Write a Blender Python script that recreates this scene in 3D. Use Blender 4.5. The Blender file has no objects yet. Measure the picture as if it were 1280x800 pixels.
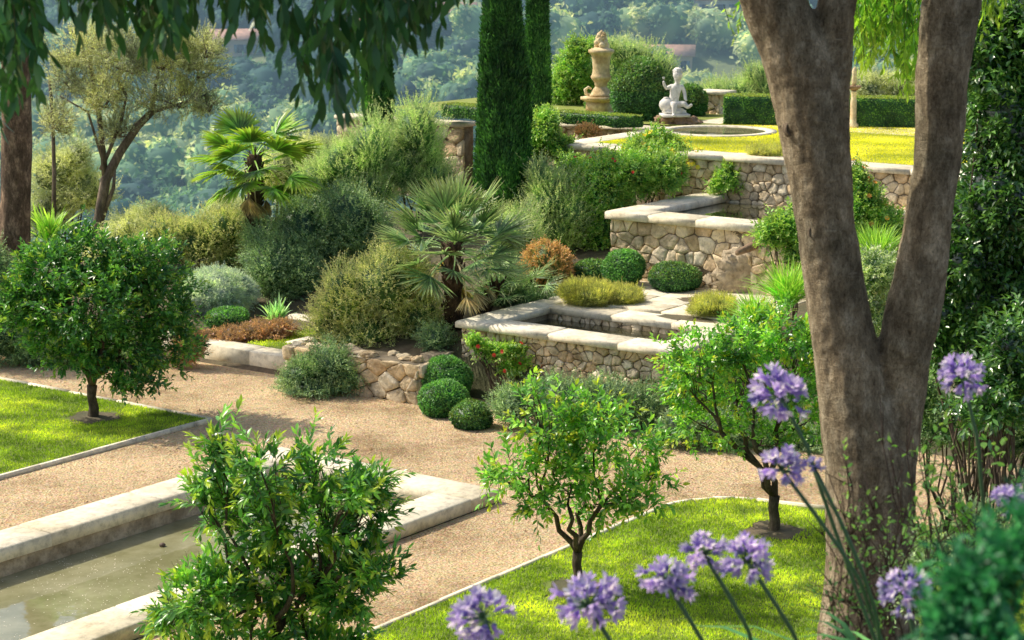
import bpy, bmesh, math, random
import numpy as np
from mathutils import Vector, Matrix, Euler
from mathutils import noise as mnoise

random.seed(7)
R_ = np.random.default_rng(11)
C = bpy.context.scene.collection
PI = math.pi

# ------------------------------------------------------------------ camera
F_PX = 2520.0; PITCH = math.atan(480/F_PX); EYE = 6.0
cam_d = bpy.data.cameras.new('camera'); cam = bpy.data.objects.new('camera', cam_d); C.objects.link(cam)
cam.location = (0, 0, EYE); cam.rotation_euler = (PI/2 - PITCH, 0, 0)
cam_d.sensor_width = 36; cam_d.lens = 36*F_PX/1280; cam_d.clip_end = 3000; cam_d.clip_start = 0.1
cam_d.dof.use_dof = True; cam_d.dof.focus_distance = 22; cam_d.dof.aperture_fstop = 5.0
bpy.context.scene.camera = cam
sc = bpy.context.scene

# survey helpers: the photograph was measured once; these give places on the ground in metres
def ray(x, y):
    a = x-640; b = 400-y
    return a, F_PX*math.cos(PITCH)+b*math.sin(PITCH), b*math.cos(PITCH)-F_PX*math.sin(PITCH)
def at(x, y, Y):
    a, dy, dz = ray(x, y); t = Y/dy
    return Vector((a*t, Y, EYE+dz*t))
def on(x, y, z=0.):
    a, dy, dz = ray(x, y); t = (z-EYE)/dz
    return Vector((a*t, dy*t, z))
def mpp(Y): return Y/2560.0         # metres per photo pixel at distance Y
GA = math.radians(35.9)              # the garden's axes: u runs away to the right, v away to the left
SU, CU = math.sin(GA), math.cos(GA)
def XY(u, v): return (u*SU - v*CU, u*CU + v*SU)
def P3(u, v, z): x, y = XY(u, v); return Vector((x, y, z))
def UV(X, Y): return X*SU+Y*CU, -X*CU+Y*SU

# ------------------------------------------------------------------ object helpers
def tag(o, label=None, cat=None, group=None, kind=None):
    if label: o['label'] = label
    if cat: o['category'] = cat
    if group: o['group'] = group
    if kind: o['kind'] = kind
    return o
def thing(name, loc, label, cat, group=None):
    o = bpy.data.objects.new(name, None); C.objects.link(o); o.location = loc; o.empty_display_size = .2
    return tag(o, label, cat, group)
def mesh_obj(name, V, F, mat, parent=None, attrs=None, smooth=False):
    """V (n,3) world coordinates; F list of (m,k) index arrays"""
    V = np.asarray(V, dtype=np.float32).reshape(-1, 3)
    if parent is not None: V = V - np.array(parent.location, dtype=np.float32)
    me = bpy.data.meshes.new(name)
    if not isinstance(F, (list, tuple)): F = [F]
    F = [np.asarray(f, dtype=np.int32) for f in F if len(f)]
    me.vertices.add(len(V)); me.vertices.foreach_set('co', V.ravel())
    nl = sum(f.size for f in F); nf = sum(len(f) for f in F)
    me.loops.add(nl); me.loops.foreach_set('vertex_index', np.concatenate([f.ravel() for f in F]))
    me.polygons.add(nf)
    tot = np.concatenate([np.full(len(f), f.shape[1], dtype=np.int32) for f in F])
    st = np.concatenate([[0], np.cumsum(tot)[:-1]]).astype(np.int32)
    me.polygons.foreach_set('loop_start', st); me.polygons.foreach_set('loop_total', tot)
    if attrs:
        for k, a in attrs.items():
            at_ = me.attributes.new(k, 'FLOAT', 'POINT'); at_.data.foreach_set('value', np.asarray(a, dtype=np.float32))
    me.update(calc_edges=True)
    if smooth: me.polygons.foreach_set('use_smooth', np.ones(nf, dtype=bool))
    me.validate()
    if mat: me.materials.append(mat)
    o = bpy.data.objects.new(name, me); C.objects.link(o)
    if parent is not None: o.parent = parent
    return o

class MB:
    """collects geometry, builds one mesh object"""
    def __init__(s): s.V = []; s.F = {}; s.n = 0; s.A = []
    def add(s, V, F, rnd=0.5):
        V = np.asarray(V, dtype=float).reshape(-1, 3)
        for f in F:
            s.F.setdefault(len(f), []).append([i+s.n for i in f])
        s.V.append(V); s.A.append(np.full(len(V), rnd) if np.isscalar(rnd) else rnd); s.n += len(V)
    def addnp(s, V, F, rnd):
        s.F.setdefault(F.shape[1], []).extend((F+s.n).tolist()); s.V.append(V); s.A.append(rnd); s.n += len(V)
    def tube(s, pts, rad, k=8, cap=True, rnd=.5, wob=0, flat=None):
        pts = [Vector(p) for p in pts]; n = len(pts)
        if np.isscalar(rad): rad = [rad]*n
        V = []; up = None
        for i, p in enumerate(pts):
            d = (pts[min(i+1, n-1)]-pts[max(i-1, 0)]).normalized()
            if up is None:
                up = Vector((0, 1, 0)) if abs(d.y) < .8 else Vector((1, 0, 0))
            a = (up - d*up.dot(d)).normalized(); b = d.cross(a); up = a
            for j in range(k):
                th = 2*PI*j/k; r = rad[i]*(1+(wob*(random.random()-.5) if wob else 0))
                V.append(p+a*math.cos(th)*r+b*math.sin(th)*r)
        F = [(i*k+j, i*k+(j+1) % k, (i+1)*k+(j+1) % k, (i+1)*k+j) for i in range(n-1) for j in range(k)]
        if cap: F += [tuple(range(k))[::-1], tuple((n-1)*k+j for j in range(k))]
        s.add([tuple(v) for v in V], F, rnd)
    def box(s, u0, u1, v0, v1, z0, z1, rnd=.5, bev=.012, jit=0):
        """box in garden axes with chamfered top edges"""
        j = lambda: (random.random()-.5)*jit
        b = bev
        u0 += j(); u1 += j(); v0 += j(); v1 += j(); z1 += j()*.5
        q = [(u0, v0), (u1, v0), (u1, v1), (u0, v1)]
        q2 = [(u0+b, v0+b), (u1-b, v0+b), (u1-b, v1-b), (u0+b, v1-b)]
        V = [P3(a, c, z0) for a, c in q]+[P3(a, c, z1-b) for a, c in q]+[P3(a, c, z1+j()*.3) for a, c in q2]
        F = [(0, 1, 2, 3)]+[(i, (i+1) % 4+0, (i+1) % 4+4, i+4)[::-1] for i in range(4)]+[(i+4, (i+1) % 4+4, (i+1) % 4+8, i+8)[::-1] for i in range(4)]+[(11, 10, 9, 8)]
        s.add([tuple(v) for v in V], F, rnd)
    def wbox(s, c, d, rnd=.5, rz=0, bev=0):
        cx, cy, cz = c; dx, dy, dz = d; co, si = math.cos(rz), math.sin(rz)
        V = []
        for z in (-dz, dz):
            for x, y in ((-dx, -dy), (dx, -dy), (dx, dy), (-dx, dy)):
                V.append((cx+(x*co-y*si)/2, cy+(x*si+y*co)/2, cz+z/2))
        s.add(V, [(3, 2, 1, 0), (4, 5, 6, 7), (0, 1, 5, 4), (1, 2, 6, 5), (2, 3, 7, 6), (3, 0, 4, 7)], rnd)
    def lathe(s, c, prof, k=32, rnd=.5, sx=1, sy=1):
        V = []; n = len(prof)
        for r, z in prof:
            for j in range(k):
                t = 2*PI*j/k; V.append((c[0]+r*math.cos(t)*sx, c[1]+r*math.sin(t)*sy, c[2]+z))
        F = [(i*k+j, i*k+(j+1) % k, (i+1)*k+(j+1) % k, (i+1)*k+j) for i in range(n-1) for j in range(k)]
        F += [tuple(range(k))[::-1], tuple((n-1)*k+j for j in range(k))]
        s.add(V, F, rnd)
    def build(s, name, mat, parent=None, smooth=False):
        return mesh_obj(name, np.concatenate(s.V), [np.array(f) for f in s.F.values()], mat, parent, {'rnd': np.concatenate(s.A)}, smooth)

def nrm(a): return a/np.maximum(np.linalg.norm(a, axis=-1, keepdims=True), 1e-9)
def snoise(P, f, seed=0):
    """cheap smooth 3-D pseudo noise in about -1..1"""
    g = np.random.default_rng(seed); o = np.zeros(len(P))
    for i in range(6):
        k = g.normal(size=3)*f*(1+.35*i); o += np.sin(P@k+g.uniform(0, 6.28))/(1+.25*i)
    return o/2.6

# ------------------------------------------------------------------ materials
def newmat(name):
    m = bpy.data.materials.new(name); m.use_nodes = True; nt = m.node_tree
    for n in list(nt.nodes): nt.nodes.remove(n)
    out = nt.nodes.new('ShaderNodeOutputMaterial')
    return m, nt, out
def nd(nt, t, **k):
    n = nt.nodes.new(t)
    for a, b in k.items():
        if hasattr(n, a): setattr(n, a, b)
        else: n.inputs[a.replace('_', ' ')].default_value = b
    return n
def ramp(nt, stops, fac):
    r = nt.nodes.new('ShaderNodeValToRGB'); e = r.color_ramp.elements
    while len(e) < len(stops): e.new(.5)
    for i, (p, c) in enumerate(stops): e[i].position = p; e[i].color = (*c, 1) if len(c) == 3 else c
    nt.links.new(fac, r.inputs[0]); return r.outputs[0]
def mix(nt, fac, a, b, mode='MIX'):
    m = nt.nodes.new('ShaderNodeMix'); m.data_type = 'RGBA'; m.blend_type = mode
    for v, i in ((fac, 0), (a, 6), (b, 7)):
        if hasattr(v, 'is_linked') or isinstance(v, bpy.types.NodeSocket): nt.links.new(v, m.inputs[i])
        else: m.inputs[i].default_value = v if i == 0 else ((*v, 1) if len(v) == 3 else v)
    return m.outputs[2]
def pos(nt): return nt.nodes.new('ShaderNodeNewGeometry').outputs['Position']
def noise(nt, scale, detail=3, rough=.6, vec=None, dist=0):
    n = nd(nt, 'ShaderNodeTexNoise'); n.inputs['Scale'].default_value = scale; n.inputs['Detail'].default_value = detail
    n.inputs['Roughness'].default_value = rough; n.inputs['Distortion'].default_value = dist
    nt.links.new(vec or pos(nt), n.inputs['Vector']); return n.outputs['Fac']
def attr(nt, name):
    a = nt.nodes.new('ShaderNodeAttribute'); a.attribute_name = name; return a.outputs['Fac']
def bump(nt, h, strength=.4, dist=.02):
    b = nt.nodes.new('ShaderNodeBump'); b.inputs['Strength'].default_value = strength; b.inputs['Distance'].default_value = dist
    nt.links.new(h, b.inputs['Height']); return b.outputs['Normal']
def math_(nt, op, a, b=0.):
    m = nt.nodes.new('ShaderNodeMath'); m.operation = op
    for v, i in ((a, 0), (b, 1)):
        if isinstance(v, bpy.types.NodeSocket): nt.links.new(v, m.inputs[i])
        else: m.inputs[i].default_value = v
    return m.outputs[0]

def leaf_mat(name, dark, mid, light, tip=None, tipamt=.0, rough=.45, trans=.35, tcol=None, clump=2.5, spec=.4, gain=2.2):
    gg = lambda q: tuple(min(.85, x*gain) for x in q)
    dark, mid, light = tuple(x*.8 for x in gg(dark)), tuple(min(.85, x*1.15) for x in gg(mid)), tuple(min(.88, x*1.5) for x in gg(light))
    if tip: tip = tuple(min(.85, x*1.15) for x in tip)
    m, nt, out = newmat(name)
    c = ramp(nt, [(0, dark), (.5, mid), (1, light)], attr(nt, 'rnd'))
    n = noise(nt, clump, 2)
    c = mix(nt, 1., c, ramp(nt, [(.32, (.45, .54, .6)), (.68, (1.7, 1.58, 1.2))], n), 'MULTIPLY')
    if tip:
        f = math_(nt, 'MULTIPLY', attr(nt, 'tip'), tipamt); c = mix(nt, f, c, tip)
    b = nd(nt, 'ShaderNodeBsdfPrincipled'); nt.links.new(c, b.inputs['Base Color'])
    b.inputs['Roughness'].default_value = rough; b.inputs['Specular IOR Level'].default_value = spec
    t = nd(nt, 'ShaderNodeBsdfTranslucent')
    tc = mix(nt, 1., c, tcol or (1.5, 1.6, .7), 'MULTIPLY'); nt.links.new(tc, t.inputs['Color'])
    s = nd(nt, 'ShaderNodeMixShader'); s.inputs[0].default_value = trans
    nt.links.new(b.outputs[0], s.inputs[1]); nt.links.new(t.outputs[0], s.inputs[2]); nt.links.new(s.outputs[0], out.inputs[0])
    return m
def bark_mat(name, a, b, c, scale=6, stretch=(1, 1, .3), bs=.6, rough=.9, ring=0):
    m, nt, out = newmat(name)
    mp = nd(nt, 'ShaderNodeMapping'); mp.inputs['Scale'].default_value = stretch; nt.links.new(pos(nt), mp.inputs[0])
    n = noise(nt, scale, 6, .7, mp.outputs[0]); n2 = noise(nt, scale*.25, 3, .6)
    col = ramp(nt, [(.3, a), (.5, b), (.72, c)], n)
    col = mix(nt, 1., col, ramp(nt, [(.3, (.6, .62, .6)), (.7, (1.3, 1.25, 1.2))], n2), 'MULTIPLY')
    h = n
    if ring:
        mp2 = nd(nt, 'ShaderNodeMapping'); mp2.inputs['Scale'].default_value = (5, 5, 22); nt.links.new(pos(nt), mp2.inputs[0])
        r = noise(nt, 1.3, 6, .75, mp2.outputs[0], 1.2); col = mix(nt, ramp(nt, [(.58, (0, 0, 0)), (.8, (.5, .5, .5))], r), col, tuple(min(1, x*1.4) for x in c))
        h = math_(nt, 'ADD', math_(nt, 'MULTIPLY', r, .8), n)
    sp2 = noise(nt, scale*6, 8, .75, mp.outputs[0], .6); col = mix(nt, 1., col, ramp(nt, [(.36, (.5, .47, .43)), (.5, (1, 1, 1)), (.64, (1.35, 1.32, 1.25))], sp2), 'MULTIPLY'); h = math_(nt, 'ADD', h, math_(nt, 'MULTIPLY', sp2, .8))
    p = nd(nt, 'ShaderNodeBsdfPrincipled'); p.inputs['Roughness'].default_value = rough; p.inputs['Specular IOR Level'].default_value = .2
    nt.links.new(col, p.inputs['Base Color']); nt.links.new(bump(nt, h, bs, .03), p.inputs['Normal']); nt.links.new(p.outputs[0], out.inputs[0])
    return m
def stone_mat(name, cols, scale=14, bs=.5, usernd=True, rough=.88, stain=(.55, .52, .45)):
    m, nt, out = newmat(name)
    c = ramp(nt, [(i/(len(cols)-1), x) for i, x in enumerate(cols)], attr(nt, 'rnd') if usernd else noise(nt, 1.3, 3))
    n = noise(nt, scale, 8, .72); n2 = noise(nt, scale*.22, 4, .6)
    c = mix(nt, 1., c, ramp(nt, [(.28, (.55, .53, .5)), (.5, (1, 1, 1)), (.75, (1.28, 1.26, 1.2))], n), 'MULTIPLY')
    c = mix(nt, 1., c, ramp(nt, [(.35, stain), (.58, (1.05, 1.04, 1.))], n2), 'MULTIPLY')
    p = nd(nt, 'ShaderNodeBsdfPrincipled'); p.inputs['Roughness'].default_value = rough; p.inputs['Specular IOR Level'].default_value = .25
    nt.links.new(c, p.inputs['Base Color'])
    nt.links.new(bump(nt, math_(nt, 'ADD', n, n2), bs, .02), p.inputs['Normal']); nt.links.new(p.outputs[0], out.inputs[0])
    return m
def plain(name, col, rough=.7, var=.25, scale=8):
    m, nt, out = newmat(name)
    n = noise(nt, scale, 4)
    c = mix(nt, 1., col, ramp(nt, [(.3, (1-var,)*3), (.7, (1+var,)*3)], n), 'MULTIPLY')
    p = nd(nt, 'ShaderNodeBsdfPrincipled'); p.inputs['Roughness'].default_value = rough
    nt.links.new(c, p.inputs['Base Color']); nt.links.new(bump(nt, n, .2, .02), p.inputs['Normal']); nt.links.new(p.outputs[0], out.inputs[0])
    return m

# ------------------------------------------------------------------ foliage
def leaf_geo(p, d, n, L, W, rnd, tip, fine=False, fold=.3, droop=.15):
    """p,d,n (m,3) base point, direction, normal; returns V,F,attrs"""
    m = len(p); s = nrm(np.cross(d, n)); n = nrm(np.cross(s, d)); L = L[:, None]; W = W[:, None]
    if not fine:
        V = np.stack([p, p+d*L*.48+s*W*.5+n*W*fold*.5, p+d*L-n*L*droop, p+d*L*.48-s*W*.5+n*W*fold*.5], 1)
        k = 4; f = np.array([[0, 1, 2], [0, 2, 3]])
    else:
        V = np.stack([p, p+d*L*.3+s*W*.42+n*W*fold*.4, p+d*L*.66+s*W*.4+n*(W*fold*.4-L*droop*.35), p+d*L-n*L*droop,
                      p+d*L*.66-s*W*.4+n*(W*fold*.4-L*droop*.35), p+d*L*.3-s*W*.42+n*W*fold*.4, p+d*L*.35, p+d*L*.68-n*L*droop*.35], 1)
        k = 8; f = np.array([[0, 1, 6], [0, 6, 5], [1, 2, 7], [1, 7, 6], [6, 7, 4], [6, 4, 5], [2, 3, 7], [7, 3, 4]])
    F = (f[None]+np.arange(m)[:, None, None]*k).reshape(-1, 3)
    return V.reshape(-1, 3), F, np.repeat(rnd, k), np.repeat(tip, k)
def twig_leaves(g, S, D, tl, nl, L, W, ang=.9, fine=False, grav=0., upn=1., fold=.3, droop=.15, t0=.15, tipfrac=1., opp=False, up=(0, 0, 1)):
    n = len(S); t = np.linspace(t0, 1, nl)[None, :]+g.uniform(-.04, .04, (n, nl)); tl = np.broadcast_to(tl, (n,))
    G = np.array([0, 0, -1.]); P = S[:, None]+D[:, None]*(tl[:, None]*t)[..., None]+G*(grav*tl[:, None]*t**2)[..., None]
    Dl = nrm(D[:, None]+G*(2*grav*t)[..., None])
    a = nrm(np.cross(D, g.normal(size=(n, 3)))); b = np.cross(D, a)
    ph = np.arange(nl)[None, :]*(PI if opp else 2.4)+g.uniform(0, .7, (n, nl))
    rad = a[:, None]*np.cos(ph)[..., None]+b[:, None]*np.sin(ph)[..., None]
    an = ang*(1.15-.65*t)+g.uniform(-.2, .2, (n, nl))
    d = nrm(Dl*np.cos(an)[..., None]+rad*np.sin(an)[..., None]).reshape(-1, 3)
    nn = nrm(np.array(up)*upn+g.normal(size=(n*nl, 3))*.45+D.repeat(nl, 0)*.3)
    LL = L*g.uniform(.65, 1.1, n*nl)*np.tile(1-.25*np.linspace(0, 1, nl), n); WW = W*g.uniform(.75, 1.1, n*nl)*LL/L
    rnd = np.clip(g.uniform(0, 1, n*nl)*.6+np.repeat(g.uniform(0, .4, n), nl), 0, 1)
    young = (g.uniform(0, 1, n) < tipfrac).astype(float)
    tip = np.clip((t-.45)/.55, 0, 1)*young[:, None]
    return leaf_geo(P.reshape(-1, 3), d, nn, LL, WW, rnd, tip.ravel(), fine, fold, droop)
class Foliage:
    def __init__(s): s.V = []; s.F = []; s.r = []; s.t = []; s.n = 0
    def add(s, geo):
        V, F, r, t = geo; s.V.append(V); s.F.append(F+s.n); s.r.append(r); s.t.append(t); s.n += len(V); return s
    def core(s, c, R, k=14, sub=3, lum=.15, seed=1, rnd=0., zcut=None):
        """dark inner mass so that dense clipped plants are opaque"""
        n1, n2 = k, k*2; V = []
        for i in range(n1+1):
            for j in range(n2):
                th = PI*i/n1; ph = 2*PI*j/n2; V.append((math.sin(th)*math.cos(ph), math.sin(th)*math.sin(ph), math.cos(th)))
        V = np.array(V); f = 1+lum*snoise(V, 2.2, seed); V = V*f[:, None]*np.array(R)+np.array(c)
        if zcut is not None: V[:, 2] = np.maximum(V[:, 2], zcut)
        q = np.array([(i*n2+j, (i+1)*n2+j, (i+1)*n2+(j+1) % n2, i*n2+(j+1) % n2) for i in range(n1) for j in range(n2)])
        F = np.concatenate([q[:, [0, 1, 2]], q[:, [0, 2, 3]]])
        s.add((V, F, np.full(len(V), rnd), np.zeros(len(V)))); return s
    def build(s, name, mat, parent=None):
        return mesh_obj(name, np.concatenate(s.V), np.concatenate(s.F), mat, parent, {'rnd': np.concatenate(s.r), 'tip': np.concatenate(s.t)})
def shell(g, n, c, R, inner=.55, lump=.2, seed=0, zmin=-1., gap=-9., gf=2.2):
    d = nrm(g.normal(size=(int(n*1.0), 3))); d = d[d[:, 2] > zmin]
    while len(d) < n:
        e = nrm(g.normal(size=(n, 3))); d = np.concatenate([d, e[e[:, 2] > zmin]])
    d = d[:n]; f = 1+lump*snoise(d, 2.0, seed)
    r = (inner+(1-inner)*np.sqrt(g.uniform(0, 1, n)))*f
    P = np.array(c)+d*np.array(R)*r[:, None]
    k = snoise(P, gf/max(R)*1.6, seed+5) > gap
    return P[k], d[k]
def blob_leaves(fo, g, c, R, n, tl, nl, L, W, inner=.5, lump=.2, up=.4, jit=.5, seed=0, zmin=-.9, gap=-9., out=1., stray=.1, **k):
    P, d = shell(g, n, c, R, inner, lump, seed, zmin, gap)
    far_ = g.uniform(0, 1, len(P)) < stray*(snoise(P, 3., seed+2)+.6)
    P = P+d*(far_*tl*g.uniform(.2, .75, len(P)))[:, None]
    D = nrm(nrm(d/np.array(R))*out+np.array([0, 0, up])+g.normal(size=P.shape)*jit)
    S = P-D*tl*.5
    fo.add(twig_leaves(g, S, D, tl*g.uniform(.6, 1.15, len(S)), nl, L, W, **k)); return S, D
def twig_mesh(mb, S, D, tl, r=.003, grav=0):
    """thin three-sided twigs"""
    n = len(S); a = nrm(np.cross(D, np.array([.3, .5, .8]))); b = np.cross(D, a); E = S+D*tl
    V = []; 
    for q, rr in ((S, r), (E, r*.4)):
        for j in range(3):
            th = 2*PI*j/3; V.append(q+a*math.cos(th)*rr+b*math.sin(th)*rr)
    V = np.stack(V, 1).reshape(-1, 3); f = np.array([[0, 1, 4, 3], [1, 2, 5, 4], [2, 0, 3, 5]])
    mb.addnp(V, (f[None]+np.arange(n)[:, None, None]*6).reshape(-1, 4), np.full(len(V), .5))
def wander(p, q, n=6, j=.1, sag=0):
    p = Vector(p); q = Vector(q); L = (q-p).length; o = []
    for i in range(n+1):
        t = i/n; e = math.sin(PI*t)
        o.append(p.lerp(q, t)+Vector((random.uniform(-1, 1), random.uniform(-1, 1), random.uniform(-1, 1)))*j*L*e*.5+Vector((0, 0, sag*e*L)))
    return o
def taper(a, b, n): return [a+(b-a)*(i/n)**.8 for i in range(n+1)]
# ================================================================== SETTING
U3 = Vector((SU, CU, 0)); V3 = Vector((-CU, SU, 0))
def sm(a, b, x): t = min(1, max(0, (x-a)/(b-a))); return t*t*(3-2*t)
def lerp(a, b, t): return a+(b-a)*t
def poly(x, pts):
    if x <= pts[0][0]: return pts[0][1]
    for (a, b), (c, d) in zip(pts, pts[1:]):
        if x <= c: return lerp(b, d, (x-a)/(c-a))
    return pts[-1][1]
def G(u, v):
    X, Y = XY(u, v)
    if v < 12.7: h = poly(u, [(21.6, -.03), (22.6, .55), (23.4, .95), (24.9, 1.0), (27, 1.3)])
    elif v < 16.1: h = -.03 if u < 20.95 else poly(u, [(20.95, .6), (22.7, .97), (25, .99), (27, 1.2)])
    elif v < 18.4: h = -.03 if u < 20.15 else poly(u, [(20.15, .42), (22.5, .85), (25, 1.1), (27, 1.5), (30, 2.0)])
    elif v < 21: h = poly(u, [(20.4, -.03), (20.41, .16), (22.6, .2), (23.4, .6), (27, 1.3), (30, 1.9)])
    else: h = poly(u, [(20.0, -.03), (21.5, .35), (23.4, .5), (27, 1.1), (30, 1.3)])
    if u > 27.4: h = max(h, 0)*1.0
    if u > 27.7 and v < 19.0: h = 2.5
    if u > 31.25 and v < 22.5: h = 2.5
    # planting edge falls away to the valley
    lip = lerp(42, 36, min(1, max(0, -X-.5)))
    e = max(0, Y-lip) + max(0, v-34)*.7
    h -= e*(.55 if X > 1 else 1.1)
    # the bank the photograph is taken from
    s = .34 if X > 0 else lerp(.34, .75, min(1, -X))
    bank = max(0, min(3.0, 3.0-(Y-7.5)*s))
    if bank > 0: h = max(h, bank-.03)
    return h
def Gxy(X, Y): return G(*UV(X, Y))

M = {}
# soil
def soil_mat():
    m, nt, out = newmat('soil')
    n = noise(nt, 5, 8, .7); n2 = noise(nt, .6, 3)
    c = ramp(nt, [(.25, (.045, .032, .02)), (.5, (.12, .085, .05)), (.75, (.23, .17, .1))], n)
    c = mix(nt, ramp(nt, [(.4, (0, 0, 0)), (.65, (.8, .8, .8))], n2), c, (.05, .065, .02))
    p = nd(nt, 'ShaderNodeBsdfPrincipled'); p.inputs['Roughness'].default_value = .95
    nt.links.new(c, p.inputs['Base Color']); nt.links.new(bump(nt, n, .9, .05), p.inputs['Normal']); nt.links.new(p.outputs[0], out.inputs[0]); return m
M['soil'] = soil_mat()
def gravel_mat():
    m, nt, out = newmat('gravel')
    P = pos(nt); n = noise(nt, 30, 8, .85); n2 = noise(nt, .5, 6, .7); n3 = noise(nt, 7, 6, .75)
    vo = nd(nt, 'ShaderNodeTexVoronoi'); vo.inputs['Scale'].default_value = 38; nt.links.new(P, vo.inputs['Vector'])
    c = ramp(nt, [(.33, (.27, .17, .09)), (.44, (.62, .44, .25)), (.53, (.86, .66, .42)), (.67, (1.15, 1., .76))], n)
    c = mix(nt, .5, c, mix(nt, 1., c, mix(nt, .5, (1.1, 1.1, 1.1), vo.outputs['Color']), 'MULTIPLY'))
    c = mix(nt, 1., c, ramp(nt, [(.36, (.55, .5, .43)), (.47, (.93, .9, .84)), (.62, (1.18, 1.16, 1.1))], n2), 'MULTIPLY')
    c = mix(nt, 1., c, ramp(nt, [(.32, (.7, .66, .6)), (.52, (1.04, 1.03, 1.0))], n3), 'MULTIPLY')
    p = nd(nt, 'ShaderNodeBsdfPrincipled'); p.inputs['Roughness'].default_value = .95; p.inputs['Specular IOR Level'].default_value = .15
    h = math_(nt, 'ADD', math_(nt, 'ADD', n, math_(nt, 'MULTIPLY', n3, 1.2)), math_(nt, 'MULTIPLY', vo.outputs['Distance'], .8))
    nt.links.new(c, p.inputs['Base Color']); nt.links.new(bump(nt, h, 1., .03), p.inputs['Normal']); nt.links.new(p.outputs[0], out.inputs[0]); return m
M['gravel'] = gravel_mat()
M['turf'] = plain('turf', (.12, .17, .02), .95, .35, 9)
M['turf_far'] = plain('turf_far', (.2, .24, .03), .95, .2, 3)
GRASS = ((.14, .26, .02), (.22, .34, .03), (.36, .42, .05))
M['grass'] = leaf_mat('grass', *GRASS, tip=(.5, .48, .06), tipamt=.5, rough=.6, trans=.45, tcol=(1.3, 1.3, .5), clump=2.2, gain=1.3)
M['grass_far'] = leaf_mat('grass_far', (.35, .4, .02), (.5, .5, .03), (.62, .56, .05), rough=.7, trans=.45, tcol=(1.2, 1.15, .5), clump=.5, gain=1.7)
PALE = [(.42, .36, .27), (.55, .49, .39), (.62, .57, .48), (.5, .44, .34), (.66, .62, .54)]
M['coping'] = stone_mat('coping_stone', [(.74, .66, .5), (.82, .75, .6), (.76, .7, .56), (.86, .8, .66)], 11, .35, stain=(.82, .79, .7))
RUB = [(.56, .42, .25), (.86, .68, .43), (.7, .6, .44), (.94, .78, .52), (.76, .53, .31), (.95, .85, .65), (.62, .5, .34)]
M['rubble'] = stone_mat('rubble_stone', RUB, 20, 1.)
M['mortar'] = stone_mat('mortar', [(.22, .18, .12), (.34, .28, .2)], 20, .8, False)
M['urnstone'] = stone_mat('old_limestone', [(.74, .6, .36), (.82, .7, .46)], 12, .4, False, stain=(.62, .52, .38))
M['marble'] = stone_mat('weathered_marble', [(.72, .71, .68), (.8, .79, .77)], 10, .25, False, stain=(.75, .74, .72))
M['rock'] = stone_mat('rock', [(.16, .1, .065), (.3, .2, .13), (.25, .2, .15)], 9, 1., False)
M['tufa'] = stone_mat('tufa', [(.36, .28, .19), (.5, .41, .29), (.3, .23, .15)], 22, 1., False)

# soil sheet in garden axes with a hole for the front pool
step = .25; us = np.arange(3, 58.01, step); vs = np.arange(-18, 48.01, step)
V = np.zeros((len(us), len(vs), 3))
for i, u in enumerate(us):
    for j, v in enumerate(vs):
        x, y = XY(u, v); z = G(u, v)
        z += (0.03 if z > .02 else 0)*math.sin(x*3.1+y*1.7)*math.sin(y*2.3-x)
        V[i, j] = (x, y, z)
idx = np.arange(len(us)*len(vs)).reshape(len(us), len(vs)); F = []
for i in range(len(us)-1):
    for j in range(len(vs)-1):
        um, vm = us[i]+.1, vs[j]+.1
        if 7.9 < um < 16.95 and 12.4 < vm < 15.6 and V[i, j, 2] < .01: continue
        if 21.2 < um < 22.6 and 12.9 < vm < 15.8: continue
        if 25.1 < um < 27.5 and 13.1 < vm < 16.1: continue
        if (V[i, j, :2]**2).sum() < 1: continue
        F.append((idx[i, j], idx[i+1, j], idx[i+1, j+1], idx[i, j+1]))
tag(mesh_obj('ground', V.reshape(-1, 3), np.array(F), M['soil'], smooth=True), kind='structure')

def sheet(name, quads, z, mat, kind='structure', sub=1):
    V = []; Fq = []
    for (u0, u1, v0, v1) in quads:
        n = len(V); V += [P3(u0, v0, z), P3(u1, v0, z), P3(u1, v1, z), P3(u0, v1, z)]; Fq.append((n, n+1, n+2, n+3))
    o = mesh_obj(name, [tuple(v) for v in V], np.array(Fq), mat); return tag(o, kind=kind)
# gravel around the pool
PU0, PU1, PV0, PV1 = 8.0, 16.93, 12.42, 15.58
sheet('gravel_path', [(4, PU0, 5, 34), (PU0, PU1, 5, PV0), (PU0, PU1, PV1, 34), (PU1, 22.4, 5, 34)], 0., M['gravel'])

def coping(mb, u0, u1, v0, v1, z0, z1, w, sides='urlb', L=.95, jit=.012):
    """ring of stone blocks; sides: u far short end, n near short end, l left long, r right long"""
    def run(a0, a1, fn):
        a = a0
        while a < a1-.02:
            b = min(a1, a+L*random.uniform(.8, 1.2))
            if a1-b < .35: b = a1
            fn(a, b-.006); a = b
    if 'f' in sides: run(v0, v1, lambda a, b: mb.box(u1-w, u1, a, b, z0, z1, random.random(), .018, jit))
    if 'n' in sides: run(v0, v1, lambda a, b: mb.box(u0, u0+w, a, b, z0, z1, random.random(), .018, jit))
    e0 = u0+(w if 'n' in sides else 0)+.004; e1 = u1-(w if 'f' in sides else 0)-.006
    if 'r' in sides: run(e0, e1, lambda a, b: mb.box(a, b, v0, v0+w, z0, z1, random.random(), .018, jit))
    if 'l' in sides: run(e0, e1, lambda a, b: mb.box(a, b, v1-w, v1, z0, z1, random.random(), .018, jit))

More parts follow.
